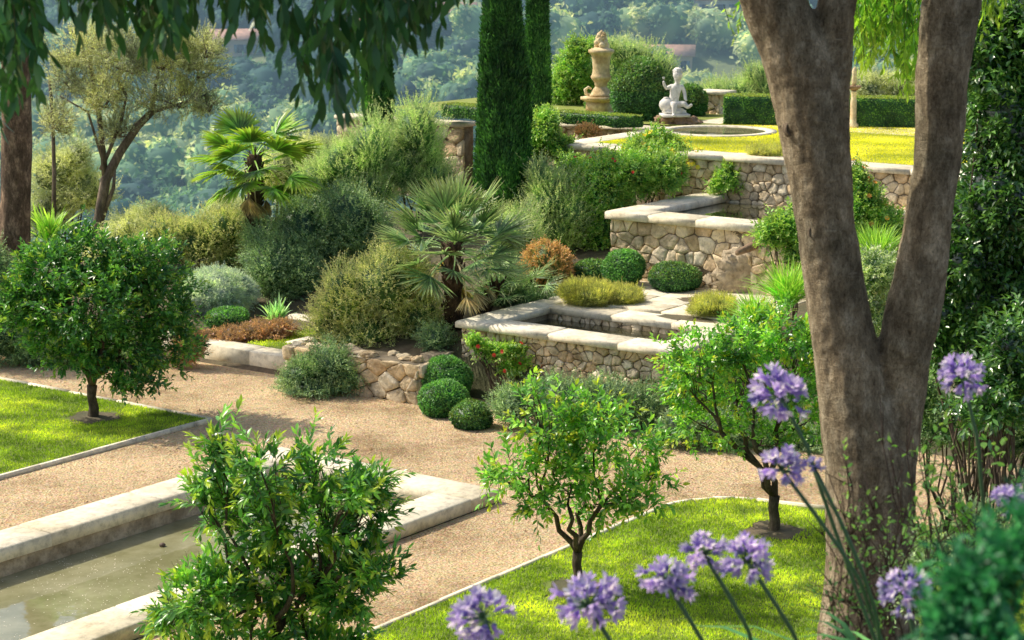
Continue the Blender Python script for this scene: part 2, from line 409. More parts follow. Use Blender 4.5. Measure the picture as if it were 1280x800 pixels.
def water_mat(name, deep, blotch, amt, rough=.03):
    m, nt, out = newmat(name)
    n = noise(nt, 1.6, 6, .7); c = mix(nt, ramp(nt, [(.4, (0, 0, 0)), (.75, (amt,)*3)], n), deep, blotch)
    p = nd(nt, 'ShaderNodeBsdfDiffuse'); nt.links.new(c, p.inputs['Color'])
    gl = nd(nt, 'ShaderNodeBsdfGlossy'); gl.inputs['Roughness'].default_value = rough; gl.inputs['Color'].default_value = (1, 1, 1, 1)
    nb_ = bump(nt, noise(nt, 3.5, 3, .5), .07, .03); nt.links.new(nb_, gl.inputs['Normal'])
    fr = nd(nt, 'ShaderNodeFresnel'); fr.inputs['IOR'].default_value = 2.1
    s = nd(nt, 'ShaderNodeMixShader'); nt.links.new(fr.outputs[0], s.inputs[0]); nt.links.new(p.outputs[0], s.inputs[1]); nt.links.new(gl.outputs[0], s.inputs[2]); nt.links.new(s.outputs[0], out.inputs[0]); return m
M['water'] = water_mat('pool_water', (.19, .185, .085), (.42, .4, .24), .8, .04)  # pale diffuse tone stands in for bright sky reflection
M['water_dark'] = water_mat('dark_water', (.03, .03, .015), (.09, .085, .04), .6, .03)

# front pool
t = thing('garden_pool', P3(13, 14, 0), 'long rectangular pool with wide pale stone kerb set in the gravel', 'pool')
mb = MB(); coping(mb, PU0, PU1, PV0, PV1, .01, .15, .5, 'fnlr', 1.5, .008)
mb.build('coping', M['coping'], t)
mb = MB()
W_ = .46
for (a, b, c, d) in ((PU0+W_-.12, PU0+W_, PV0+W_, PV1-W_), (PU1-W_, PU1-W_+.12, PV0+W_, PV1-W_), (PU0+W_, PU1-W_, PV0+W_-.12, PV0+W_), (PU0+W_, PU1-W_, PV1-W_, PV1-W_+.12)):
    mb.box(a, b, c, d, -.5, .005, .3, .004)
mb.build('basin_wall', M['tufa'], t)
tag(sheet('water', [(PU0+.4, PU1-.4, PV0+.4, PV1-.4)], -.16, M['water'], None), kind=None)
wt = C.objects['water']; wt.name = 'pool_water'; wt['kind'] = 'structure'
# petals and pollen floating on it
g = np.random.default_rng(3); n = 2600
uu = g.uniform(PU0+.5, PU1-.5, n); vv = PV0+.5+(PV1-PV0-1)*g.uniform(0, 1, n)
k = snoise(np.stack([uu, vv, vv*0], 1), 1.1, 4) > .05+.45*g.uniform(-1, 1, n); uu, vv = uu[k], vv[k]; n = len(uu)
Pp = np.stack([uu*SU-vv*CU, uu*CU+vv*SU, np.full(n, -.157)], 1); a = g.uniform(0, 6.28, n)
d = np.stack([np.cos(a), np.sin(a), a*0], 1)
M['petal'] = plain('petal', (.75, .68, .5), .7, .2, 30)
geo = leaf_geo(Pp, d, np.tile([0, 0, 1.], (n, 1)), g.uniform(.005, .022, n), g.uniform(.004, .014, n), g.uniform(0, 1, n), np.zeros(n), False, .1, 0)
tag(mesh_obj('floating_petals', geo[0], geo[1], M['petal'], None), 'pale petals and pollen scattered over the water of the front pool', 'petals', kind='stuff')
mb = MB(); c = at(203, 683, 19.6); c = on(203, 683, -.16); mb.lathe((c.x, c.y, c.z), [(.01, 0.002), (.03, .005), (.035, .02), (.02, .035), (.004, .04)], 10); tag(mb.build('fallen_fruit', plain('fruit_brown', (.08, .05, .03)), None, True), 'small dark fruit floating on the pale water of the front pool', 'fruit')

# lawns
def blades(name, label, quads, dens, h, w, mat, z, seed, mask=None):
    g = np.random.default_rng(seed); PP = []
    for (u0, u1, v0, v1) in quads:
        n = int(dens*(u1-u0)*(v1-v0)); u = g.uniform(u0, u1, n); v = g.uniform(v0, v1, n)
        if mask is not None: k = mask(u, v); u, v = u[k], v[k]
        PP.append(np.stack([u*SU-v*CU, u*CU+v*SU, np.full(len(u), z)], 1))
    P = np.concatenate(PP); n = len(P); d = nrm(g.normal(size=(n, 3))*.42+np.array([0, 0, 1.])); nn = nrm(g.normal(size=(n, 3)))
    r = np.clip(.5+.42*snoise(P, 1.6, seed)+.2*snoise(P, 5., seed+1)+g.uniform(-.3, .3, n), 0, 1)
    geo = leaf_geo(P, d, nn, h*g.uniform(.5, 1.25, n), w*g.uniform(.7, 1.2, n), r, np.zeros(n), False, .1, .1)
    return tag(mesh_obj(name, geo[0], geo[1], mat, None, {'rnd': geo[2], 'tip': geo[3]}), label, 'grass', kind='stuff')
def outline_sheet(name, pts, z, mat):
    V = [tuple(P3(u, v, z)) for u, v in pts]
    o = mesh_obj(name, V, np.array([list(range(len(V)))]), mat); return tag(o, kind='structure')
LL = (9.0, 17.75, 17.55, 30)
sheet('lawn', [LL], .03, M['turf'])
cA = on(117, 525); uA, vA = UV(cA.x, cA.y)
blades('lawn_grass', 'bright mown grass of the left lawn under the round citrus tree', [(13.0, 17.72, 17.58, 24)], 3600, .036, .011, M['grass'], .03, 5, lambda u, v: (u-uA)**2+(v-vA)**2 > .32**2*(1+.3*np.sin(5*np.arctan2(u-uA, v-vA))))
# right lawn with a rounded far corner
ru1, rv1, rr = 18.55, 10.82, .9
rp = [(9.5, 5.5), (18.9, 5.5), (ru1+.15, rv1-rr-.6)]+[(ru1-rr+rr*math.cos(a), rv1-rr+rr*math.sin(a)) for a in [PI/2*i/10 for i in range(11)]]+[(9.5, rv1)]
outline_sheet('lawn_right', rp, .03, M['turf']).name = 'lawn.001'
cC = on(722, 740); uC, vC = UV(cC.x, cC.y); cD = on(967, 668); uD, vD = UV(cD.x, cD.y)
def mk_(u, v):
    inc = ~((u > ru1-rr) & (v > rv1-rr) & ((u-ru1+rr)**2+(v-rv1+rr)**2 > rr*rr))
    for (a, b) in ((uC, vC), (uD, vD)): inc &= (u-a)**2+(v-b)**2 > .3**2*(1+.35*np.sin(4*np.arctan2(u-a, v-b)+a))
    return inc
blades('lawn_grass', 'bright mown grass of the right lawn around the two small citrus trees', [(12.0, 18.5, 6.0, 10.8)], 3400, .04, .012, M['grass'], .03, 6, mk_)
# stone edging strips
def edging(name, label, pts, w=.05, z=.05):
    mb = MB(); 
    for (a, b) in zip(pts, pts[1:]):
        A = P3(*a, 0); B = P3(*b, 0); L = (B-A).length; d = (B-A)/L; s = Vector((-d.y, d.x, 0)); q = 0
        while q < L-.01:
            e = min(L, q+random.uniform(.7, 1.1)); o = random.uniform(-.004, .004); zz = z+random.uniform(-.006, .006)
            c = [A+d*(q+.003)+s*o, A+d*(e-.003)+s*o]; r = random.random()
            Vv = [c[0]-s*w/2, c[1]-s*w/2, c[1]+s*w/2, c[0]+s*w/2]; Vv = [tuple(p_+Vector((0, 0, -.02))) for p_ in Vv]+[tuple(p_+Vector((0, 0, zz))) for p_ in Vv]
            mb.add(Vv, [(3, 2, 1, 0), (4, 5, 6, 7), (0, 1, 5, 4), (1, 2, 6, 5), (2, 3, 7, 6), (3, 0, 4, 7)], r); q = e
    return tag(mb.build(name, M['coping']), label, 'edging')
edging('lawn_edging', 'thin pale stone strip along the left lawn where it meets the gravel', [(9, 17.53), (17.77, 17.53), (17.77, 30)])
edging('lawn_edging', 'thin pale stone strip along the right lawn curving round its far corner', [(9.5, rv1+.02)]+[(ru1-rr+(rr+.02)*math.cos(a), rv1-rr+(rr+.02)*math.sin(a)) for a in [PI/2*(1-i/6) for i in range(7)]]+[(ru1+.15, rv1-rr-.6)])
# bare soil discs under the citrus trees with dry leaves
def disc(c, r, seed):
    mb = MB(); n = 20; V = [(c.x, c.y, .06)]
    for i in range(n):
        a = 2*PI*i/n; q = r*(1+.2*math.sin(3*a+seed)+.1*random.random()); V.append((c.x+q*math.cos(a), c.y+q*math.sin(a), .036))
    mb.add(V, [(0, 1+i, 1+(i+1) % n) for i in range(n)]); tag(mb.build('bare_soil', M['soil'], None, True), kind='structure')
disc(cA, .33, 1); disc(cC, .3, 2); disc(cD, .33, 3)

# ---------------------------------------------------------------- rubble walls
def clip(poly_, px, py, nx, ny):
    o = []; n = len(poly_)
    for i in range(n):
        a = poly_[i]; b = poly_[(i+1) % n]; da = (a[0]-px)*nx+(a[1]-py)*ny; db = (b[0]-px)*nx+(b[1]-py)*ny
        if da <= 0: o.append(a)
        if da*db < 0: t_ = da/(da-db); o.append((a[0]+(b[0]-a[0])*t_, a[1]+(b[1]-a[1])*t_))
    return o
def stones(mb, O, xd, nr, width, height, s=.2, depth=.05, asp=1.35, seed=1, gap=.01):
    rg = random.Random(seed); O = Vector(O); seeds = []; nx = max(1, int(width/(s*asp))); ny = max(1, int(height/s))
    for j in range(-1, ny+1):
        for i in range(-1, nx+1):
            x = (i+.5+(.5 if j % 2 else 0)+rg.uniform(-.36, .36))*width/nx; y = (j+.5+rg.uniform(-.3, .3))*height/ny
            seeds.append((x/asp, y))
            if rg.random() < .3: seeds.append((x/asp+rg.uniform(.3, .6)*s, y+rg.uniform(-.3, .3)*s))
    W1 = width/asp
    for i, (x, y) in enumerate(seeds):
        pl = [(0, 0), (W1, 0), (W1, height), (0, height)]
        if not (-s < x < W1+s and -s < y < height+s): continue
        for j, (a, b) in enumerate(seeds):
            if i == j or abs(a-x) > 3*s or abs(b-y) > 3*s: continue
            pl = clip(pl, (x+a)/2, (y+b)/2, a-x, b-y)
            if len(pl) < 3: break
        if len(pl) < 3: continue
        pl = [(p[0]*asp, p[1]) for p in pl]
        cx = sum(p[0] for p in pl)/len(pl); cy = sum(p[1] for p in pl)/len(pl)
        sz = max(math.hypot(p[0]-cx, p[1]-cy) for p in pl)
        if sz < .03: continue
        # chaikin corner cut
        q = []
        for k_ in range(len(pl)):
            a = pl[k_]; b = pl[(k_+1) % len(pl)]
            q += [(a[0]*.9+b[0]*.1, a[1]*.9+b[1]*.1), (a[0]*.5+b[0]*.5, a[1]*.5+b[1]*.5), (a[0]*.1+b[0]*.9, a[1]*.1+b[1]*.9)]
        q = [(x_+rg.uniform(-1, 1)*.006, y_+rg.uniform(-1, 1)*.006) for x_, y_ in q]
        n = len(q); V = []; dp = depth*rg.uniform(.5, 1.2)-.006; r = rg.random(); tx, ty = rg.uniform(-.25, .25), rg.uniform(-.25, .25)
        for sc_, dd in ((1-gap/sz, -.02), (1-gap/sz*1.15, dp*.7), (.93-.2*gap/sz, dp*1.), (.5, dp*1.06)):
            for a, b in q:
                X_ = cx+(a-cx)*sc_; Y_ = cy+(b-cy)*sc_
                V.append(tuple(O+xd*X_+Vector((0, 0, Y_))+nr*(dd+((X_-cx)*tx+(Y_-cy)*ty)*(dd > 0)*.6+rg.uniform(-.006, .006))))
        V.append(tuple(O+xd*cx+Vector((0, 0, cy))+nr*dp*1.08))
        Fs = [(k_*n+i_, k_*n+(i_+1) % n, (k_+1)*n+(i_+1) % n, (k_+1)*n+i_) for k_ in range(3) for i_ in range(n)]+[(3*n+i_, 3*n+(i_+1) % n, 4*n) for i_ in range(n)]
        mb.add(V, Fs, r)
def rubble(name, u0, u1, v0, v1, z0, z1, parent, s=.2, seed=1, faces='nr', depth=.05, topj=False):
    core = MB(); core.box(u0+.034, u1-.034, v0+.034, v1-.034, z0, z1, .5, .005); core.build('core', M['mortar'], parent).name = 'mortar'
    mb = MB()
    if 'n' in faces: stones(mb, P3(u0+.035, v1-.01, z0), -V3, -U3, v1-v0-.02, z1-z0, s, depth, seed=seed)
    if 'r' in faces: stones(mb, P3(u0+.01, v0+.035, z0), U3, -V3, u1-u0-.02, z1-z0, s, depth, seed=seed+9)
    if 't' in faces:
        pass
    return mb.build('stonework', M['rubble'], parent)

# middle pool (raised)
B = (20.93, 22.85, 12.65, 16.0)
t = thing('raised_pool', P3(21.9, 14.3, 0), 'middle raised pool, low, of rough rubble with a thick pale stone rim', 'pool')
bz = .98
for i, (a, b, c, d) in enumerate(((B[0], B[0]+.42, B[2], B[3]), (B[1]-.4, B[1], B[2], B[3]), (B[0]+.42, B[1]-.4, B[2], B[2]+.42), (B[0]+.42, B[1]-.4, B[3]-.42, B[3]))):
    rubble('wall', a, b, c, d, -.05, bz-.085, t, .115, 20+i, ['nr', 'n', 'r', 'n'][i], .03)
mb = MB(); coping(mb, B[0]-.06, B[1]+.05, B[2]-.06, B[3]+.05, bz-.09, bz, .46, 'fnlr', 1.0, .012); mb.build('coping', M['coping'], t)
tag(sheet('pool_water', [(B[0]+.38, B[1]-.38, B[2]+.38, B[3]-.38)], bz-.17, M['water_dark'], 'structure'))
# upper pool
D_ = (24.85, 27.55, 12.6, 16.2)
t = thing('raised_pool', P3(26, 14.5, 1), 'upper raised pool, tall squared stone front with a spout, below the lawn wall', 'pool')
cz = 2.0
for i, (a, b, c, d) in enumerate(((D_[0], D_[0]+.42, D_[2], D_[3]), (D_[0]+.42, D_[1], D_[2], D_[2]+.42), (D_[0]+.42, D_[1], D_[3]-.42, D_[3]))):
    rubble('wall', a, b, c, d, .9, cz-.1, t, .17, 30+i, ['nr', 'r', 'n'][i], .03)
mb = MB(); coping(mb, D_[0]-.06, D_[1], D_[2]-.05, D_[3]+.05, cz-.11, cz, .5, 'nlr', 1.0, .015); mb.build('coping', M['coping'], t)
tag(sheet('pool_water', [(D_[0]+.38, D_[1], D_[2]+.38, D_[3]-.38)], cz-.12, M['water_dark'], 'structure'))
# spout and the encrusted stone below it
sp = at(930, 304, 27.9)
bm = bmesh.new(); bmesh.ops.create_icosphere(bm, subdivisions=4, radius=1)
for v_ in bm.verts:
    n_ = mnoise.fractal(v_.co*1.8+Vector((3, 1, 2)), 1, 2, 4); v_.co *= 1+.35*n_
me = bpy.data.meshes.new('e'); 
Vt = np.array([v_.co[:] for v_ in bm.verts]); Ft = np.array([[v_.index for v_ in f.verts] for f in bm.faces]); bm.free()
ICO = (nrm(Vt), Ft)
def rockmesh(c, R, seed, k=.35, f=1.8):
    V = []; 
    for p in ICO[0]:
        q = Vector(p); V.append(np.array(q*(1+k*mnoise.fractal(q*f+Vector((seed, seed*2.3, 0)), 1, 2, 4))))
    return np.array(V)*np.array(R)+np.array(c)
c = P3(24.9, 14.0, 1.3); mesh_obj('encrusted_stone', rockmesh(P3(24.92, 13.9, 1.25), (.45, .1, .42), 5, .35, 5), ICO[1], M['tufa'], t, {'rnd': np.full(len(ICO[0]), .5)}, True)
mb = MB(); a_ = P3(24.95, 13.75, 1.72); b_ = P3(24.35, 13.75, 1.66); mb.tube([a_, (a_+b_)/2, b_], [.07, .06, .04], 8, wob=.2); mb.build('spout', M['rock'], t)
# low retaining wall between the palms and the gravel
t = thing('retaining_wall', P3(20.2, 17.2, 0), 'low rough wall of large round stones below the palm, at the gravel edge', 'wall')
rubble('wall', 20.0, 20.5, 15.98, 18.35, -.05, .52, t, .19, 41, 'nr', .05); rubble('wall', 20.5, 20.95, 16.1, 16.4, -.05, .55, t, .17, 43, 'r', .04)
mb = MB()
for i in range(12): 
    u = 20.1+random.random()*.3; v = 16.15+i*.185; c = P3(u, v, .5+random.random()*.05)
    V_ = rockmesh(c, (random.uniform(.07, .12), random.uniform(.07, .11), random.uniform(.035, .06)), i*3.1, .3); mb.addnp(V_, Ft, np.full(len(V_), random.random()))
mb.build('capstones', M['rubble'], t, True)
# terrace wall
t = thing('terrace_wall', P3(27.7, 14, 1), 'long stone retaining wall with a flat pale coping holding up the upper lawn', 'wall')
rubble('wall', 27.55, 28.0, 5, 19.1, 1.0, 2.53, t, .15, 51, 'n', .03)
mb = MB(); coping(mb, 27.5, 28.05, 5, 19.15, 2.53, 2.62, .5, 'n', 1.1, .02); mb.build('coping', M['coping'], t)
t = thing('side_wall', P3(29, 19, 1), 'short coped wall running back from the corner of the upper lawn', 'wall')
rubble('wall', 28.06, 31.0, 18.75, 19.15, 1.6, 2.5, t, .24, 61, 'n')
mb = MB(); mb.box(28.06, 29.5, 18.7, 19.2, 2.5, 2.6, .4); mb.box(29.51, 31.0, 18.7, 19.2, 2.5, 2.6, .8); mb.build('coping', M['coping'], t)
t = thing('hedge_wall', P3(31.3, 21, 1), 'low stone wall under the clipped hedge beside the fountain', 'wall')
rubble('wall', 31.15, 31.5, 19.3, 23.2, 1.7, 2.5, t, .22, 66, 'n')
mb = MB(); coping(mb, 31.1, 31.55, 19.25, 23.25, 2.5, 2.58, .45, 'n', 1.1, .02); mb.build('coping', M['coping'], t)
t = thing('old_wall', P3(30.5, 24.5, 1), 'old rubble wall left of the tall cypress, capped with stone below a low hedge', 'wall')
rubble('wall', 30.6, 31.0, 23.3, 26.5, 1.0, 2.42, t, .24, 71, 'n')
mb = MB(); coping(mb, 30.55, 31.05, 23.28, 26.5, 2.42, 2.5, .45, 'n', 1.1, .02); mb.build('coping', M['coping'], t)
# upper lawn
sheet('lawn_upper', [(28.04, 36.5, 4, 18.7), (31.55, 36.5, 18.7, 26)], 2.6, M['turf_far']).name = 'lawn.002'
bs = on(897, 164.5, 2.6)
ub, vb = UV(bs.x, bs.y)
blades('lawn_grass', 'sunlit yellow-green grass of the upper lawn above the terrace wall', [(28.1, 34.5, 9.5, 18.6)], 2600, .024, .011, M['grass_far'], 2.6, 8, lambda u, v: (u-ub)**2+(v-vb)**2 > 1.03**2)
# round basin
t = thing('round_basin', (bs.x, bs.y, 2.6), 'shallow round stone basin in the upper lawn in front of the seated statue', 'basin')
mb = MB(); n = 48; ri, ro = .86, 1.04; V = []
for (r_, z_) in ((ri, -.02), (ri, .025), (ro, .025), (ro, -.02)):
    for i in range(n): a = 2*PI*i/n; V.append((bs.x+r_*math.cos(a), bs.y+r_*math.sin(a), 2.6+z_))
mb.add(V, [(k_*n+i, k_*n+(i+1) % n, (k_+1)*n+(i+1) % n, (k_+1)*n+i)[::-1] for k_ in range(3) for i in range(n)]); mb.build('rim', M['coping'], t)
mb = MB(); V = [(bs.x+.87*math.cos(2*PI*i/n), bs.y+.87*math.sin(2*PI*i/n), 2.612) for i in range(n)]; mb.add(V, [tuple(range(n))]); mb.build('basin_water', M['water'], t)
# paving beside the basin
sheet('paving_upper', [(ub+1.25, ub+2.6, vb-3.5, vb+1.3)], 2.606, M['coping']).name = 'paving.001'

# planter platform on the left with its own strip of turf and pavers
t = thing('raised_bed', P3(21, 20, 0), 'low raised bed edged in pale stone, with a strip of turf and square pavers', 'raised bed')
mb = MB(); mb.box(20.35, 20.72, 18.42, 19.3, -.05, .26, .3, .015); mb.box(20.35, 20.72, 19.31, 20.2, -.05, .262, .6, .015); mb.box(20.35, 20.72, 20.21, 21.4, -.05, .258, .8, .015)
mb.box(22.6, 22.95, 18.4, 20.6, 0, .30, .4, .015); mb.build('kerb', M['coping'], t)
mb = MB(); mb.box(20.72, 22.6, 18.4, 19.75, 0, .25, .5, .005); mb.build('turf', M['turf'], t)
mb = MB()
for (a, b, c, d) in ((21.1, 21.6, 18.75, 19.3), (21.75, 22.2, 18.7, 19.25)): mb.box(a, b, c, d, .2, .275, random.random(), .01)
mb.build('paver', M['coping'], t)
blades('lawn_grass', 'small strip of turf on the raised bed beside the square pavers', [(20.75, 22.58, 18.42, 19.73)], 2500, .035, .012, M['grass'], .25, 9, lambda u, v: ~((u > 21.1) & (u < 22.2) & (v > 18.7) & (v < 19.3)))
# paving of the middle terrace
mb = MB()
for i in range(4):
    for j in range(5):
        mb.box(22.95+i*.5, 23.43+i*.5, 12.9+j*.62, 13.5+j*.62, .9, 1.0+random.uniform(0, .008), random.random(), .006, .01)
tag(mb.build('terrace_paving', M['coping']), kind='structure')
# stone pier and the far hedges' path
pp = at(892, 152, 39.5)
t = thing('stone_pier', (pp.x, pp.y, 2.5), 'square rubble pier with flat cap beside the far clipped hedge', 'pier')
pu, pv = UV(pp.x, pp.y); rubble('pier', pu-.25, pu+.25, pv-.28, pv+.28, 2.45, 2.98, t, .16, 81, 'nr', .03)
mb = MB(); mb.box(pu-.3, pu+.3, pv-.33, pv+.33, 2.98, 3.04, .5); mb.build('cap', M['coping'], t)

# leaf litter and small stones on the gravel, thicker along the edges
g = np.random.default_rng(44); n = 9000; u = g.uniform(12, 22, n); v = g.uniform(6, 26, n)
k = ~((u < PU1+.02) & (v > PV0) & (v < PV1)) & ~((u < 17.8) & (v > 17.5)) & ~((u < 18.6) & (v < 10.85)) & ~((u > 20.0) & (v > 12.4) & (v < 21.5)) & (snoise(np.stack([u, v, v*0], 1), .9, 3) > .05+.5*g.uniform(-1, .6, n))
u, v = u[k], v[k]; n = len(u); P = np.stack([u*SU-v*CU, u*CU+v*SU, np.full(n, .004)], 1); a = g.uniform(0, 6.28, n); d_ = nrm(np.stack([np.cos(a), np.sin(a), g.uniform(0, .35, n)], 1))
M['litter'] = leaf_mat('dry_litter', (.12, .07, .035), (.3, .19, .1), (.5, .38, .22), rough=.8, trans=.1, gain=1.)
geo = leaf_geo(P, d_, np.tile([0, 0, 1.], (n, 1))+g.normal(size=(n, 3))*.3, g.uniform(.012, .05, n), g.uniform(.01, .022, n), g.uniform(0, 1, n), np.zeros(n))
tag(mesh_obj('leaf_litter', geo[0], geo[1], M['litter'], None, {'rnd': geo[2], 'tip': geo[3]}), 'scattered dry leaves and bits on the gravel', 'litter', kind='stuff')
# ================================================================== FAR VALLEY
def hillz(X, Y):
    z = poly(Y, [(40, -8), (120, -34), (220, -38), (300, -22), (400, 5), (550, 38), (900, 60), (1500, 80)])
    return z + 3.0*math.sin(X*.021+1.0)*min(1, Y/200)+2.0*math.sin(X*.05+Y*.03)
def on_hill(x, y):
    a, dy, dz = ray(x, y)
    for Y in np.arange(120, 700, 1.0):
        p = Vector((a*Y/dy, Y, EYE+dz*Y/dy))
        if p.z < hillz(p.x, Y): return p
    return at(x, y, 400)
xs = np.arange(-600, 601, 12.); ys = np.concatenate([np.arange(40, 460, 8.), np.arange(460, 1500, 40.)])
V = np.array([(x, y, hillz(x, y)) for x in xs for y in ys]); idx = np.arange(len(V)).reshape(len(xs), len(ys))
F = np.stack([idx[:-1, :-1].ravel(), idx[1:, :-1].ravel(), idx[1:, 1:].ravel(), idx[:-1, 1:].ravel()], 1)
M['hill'] = plain('hillside', (.2, .25, .11), .95, .45, .12)
tag(mesh_obj('hillside', V, F, M['hill'], smooth=True), kind='structure')

M['wood'] = leaf_mat('far_foliage', (.012, .05, .05), (.07, .14, .075), (.34, .38, .14), rough=.8, trans=.25, tcol=(1.2, 1.3, .8), clump=.16, gain=2.3)
g = np.random.default_rng(21)
fo = Foliage(); HOUSES = [(300, 54, 9), (478, 47, 7), (508, 30, 8), (567, 26, 8), (834, 74, 8), (893, 6, 9)]
hpos = [on_hill(a, b+8) for a, b, c in HOUSES]
temps = []
for k in range(7):
    f_ = Foliage(); lob = [((0, 0, .55), (.5, .5, .5))]+[((g.uniform(-.4, .4), g.uniform(-.4, .4), g.uniform(.3, .85)), (g.uniform(.2, .36),)*3) for _ in range(7)]
    for c_, R__ in lob:
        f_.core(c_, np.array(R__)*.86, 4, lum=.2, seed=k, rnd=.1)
        P, d = shell(g, 75, c_, R__, .85, .15, k); n = len(P)
        f_.add(leaf_geo(P, nrm(g.normal(size=(n, 3))+d*.4), nrm(d+g.normal(size=(n, 3))*.4+np.array([0, 0, .5])), g.uniform(.07, .15, n), g.uniform(.05, .1, n), np.clip(g.uniform(.2, .8, n)+.25*d[:, 2], 0, 1), np.zeros(n)))
    temps.append((np.concatenate(f_.V), np.concatenate(f_.F), np.concatenate(f_.r)))
conif = Foliage()
f_ = Foliage(); f_.core((0, 0, .5), (.16, .16, .5), 6, lum=.1, rnd=.0)
for q in range(9):
    z = .15+q*.09; rr_ = .34*(1-q/10.)
    P, d = shell(g, 60, (0, 0, z), (rr_, rr_, .04), .3, .3, q); n = len(P)
    f_.add(leaf_geo(P, nrm(d*np.array([1, 1, .1])+g.normal(size=(n, 3))*.2), np.tile([0, 0, 1.], (n, 1)), g.uniform(.08, .14, n), g.uniform(.04, .07, n), g.uniform(0, .5, n), np.zeros(n)))
ctemp = (np.concatenate(f_.V), np.concatenate(f_.F), np.concatenate(f_.r))
cnt = 0
def put(fo, tp, X, Y, s, zs, tone):
    a = g.uniform(0, 6.28); ca, sa = math.cos(a), math.sin(a); V_, F_, r_ = tp
    Vn = np.stack([(V_[:, 0]*ca-V_[:, 1]*sa)*s+X, (V_[:, 0]*sa+V_[:, 1]*ca)*s+Y, V_[:, 2]*s*zs+hillz(X, Y)-.05*s], 1)
    fo.add((Vn, F_, np.clip(r_*.55+tone, 0, 1), np.zeros(len(Vn))))
Y = 175.
while Y < 460:
    half = Y*.29; step_ = 5.0+Y*.004
    for X in np.arange(-half, half, step_):
        x_ = X+g.uniform(-2.4, 2.4); y_ = Y+g.uniform(-2.4, 2.4)
        if any(abs(x_-h.x) < 6.0 and -18 < y_-h.y < 5 for h in hpos): continue
        nz = math.sin(x_*.06+y_*.04)+math.sin(y_*.09-x_*.03)
        if nz > 1.1 and y_ > 285 and g.uniform() < .7: continue
        tone = float(np.clip(.08+.22*nz+g.choice([-.25, 0, .15, .4], p=[.3, .3, .25, .15])+g.uniform(-.08, .1), -.3, .55))
        if nz < -.9 and g.uniform() < .6: put(fo, ctemp, x_, y_, g.uniform(8, 12), 1.0, -.1)
        else: put(fo, temps[g.integers(7)], x_, y_, g.uniform(5.5, 9.5), g.uniform(.8, 1.15), tone)
        cnt += 1
    Y += step_*.95
tag(fo.build('distant_wood', M['wood']), 'hazy mixed woodland covering the far side of the valley', 'woodland', kind='stuff')

# houses on the hillside
M['wallpaint'] = plain('house_wall', (.62, .5, .42), .85, .1, .6)
M['wallwhite'] = plain('house_wall_white', (.75, .72, .68), .85, .1, .6)
M['rooftile'] = plain('roof_tile', (.52, .3, .22), .85, .25, 1.5)
M['shutter'] = plain('shutter_blue', (.18, .26, .33), .6, .1, 4)
M['pane'] = plain('window_pane', (.04, .05, .06), .15, .1, 4)
def house(p, w, d, h, rz, label, wall, hip=False):
    t = thing('house', (p.x, p.y, p.z-1.5), label, 'house', 'houses across the valley')
    co, si = math.cos(rz), math.sin(rz)
    def T(x, y, z): return (p.x+x*co-y*si, p.y+x*si+y*co, p.z-1.5+z)
    mb = MB(); V = [T(x, y, z) for z in (-3, h) for x, y in ((-w/2, -d/2), (w/2, -d/2), (w/2, d/2), (-w/2, d/2))]
    V += [T(-w/2, 0, h+d*.22), T(w/2, 0, h+d*.22)]
    mb.add(V, [(0, 1, 5, 4), (2, 3, 7, 6), (3, 0, 4, 8, 7), (1, 2, 6, 9, 5)]); mb.build('wall', wall, t)
    mb = MB(); o = .5; e = h-.1; r = h+d*.22+.12
    for sy in (-1, 1):
        a = [T(-w/2-o, sy*(d/2+o), e), T(w/2+o, sy*(d/2+o), e), T(w/2+o, 0, r), T(-w/2-o, 0, r)]; b = [(x, y, z+.22) for x, y, z in a]
        mb.add(a+b, [(3, 2, 1, 0), (4, 5, 6, 7), (0, 1, 5, 4), (1, 2, 6, 5), (2, 3, 7, 6), (3, 0, 4, 7)])
    rf = mb.build('roof', M['rooftile'], t)
    ch = MB(); c_ = T(w*.25, d*.1, h+d*.3); ch.wbox(c_, (.7, .7, 1.6), .5, rz); co_ = ch.build('chimney', wall, None); co_.parent = t
    nwin = max(2, int(w/2.4))
    for i in range(nwin):
        for zf in ([h-1.4] if h < 4 else [h-1.4, h-4.2]):
            x = -w/2+(i+.5)*w/nwin; c_ = T(x, -d/2-.03, zf)
            mb = MB(); mb.wbox(c_, (.95, .12, 1.3), .5, rz); wi = mb.build('window', M['pane'], t)
            for sx in (-1, 1):
                c_ = T(x+sx*.75, -d/2-.05, zf); mb = MB(); mb.wbox(c_, (.5, .1, 1.3), .5, rz); mb.build('shutter', M['shutter'], t)
    return t
house(hpos[0], 9, 6, 3.2, .15, 'long low house with a pink tiled roof on the hillside above the olive tree', M['wallpaint'])
house(hpos[1], 6, 6, 4.5, -.5, 'small white house half hidden behind the furthest left cypress', M['wallwhite'])
house(hpos[2], 5, 6, 6.5, .3, 'tall narrow pale house on the hillside between the two left cypresses', M['wallwhite'])
house(hpos[3], 7, 6, 4, .1, 'pale house near the top of the hill left of the big cypress', M['wallpaint'])
house(hpos[4], 8, 6, 3.2, -.1, 'house with a pink roof on the hillside just above the white statue', M['wallpaint'])
house(hpos[5], 8, 6, 3.5, .2, 'pale house highest on the wooded hill beside the big forked tree', M['wallwhite'])

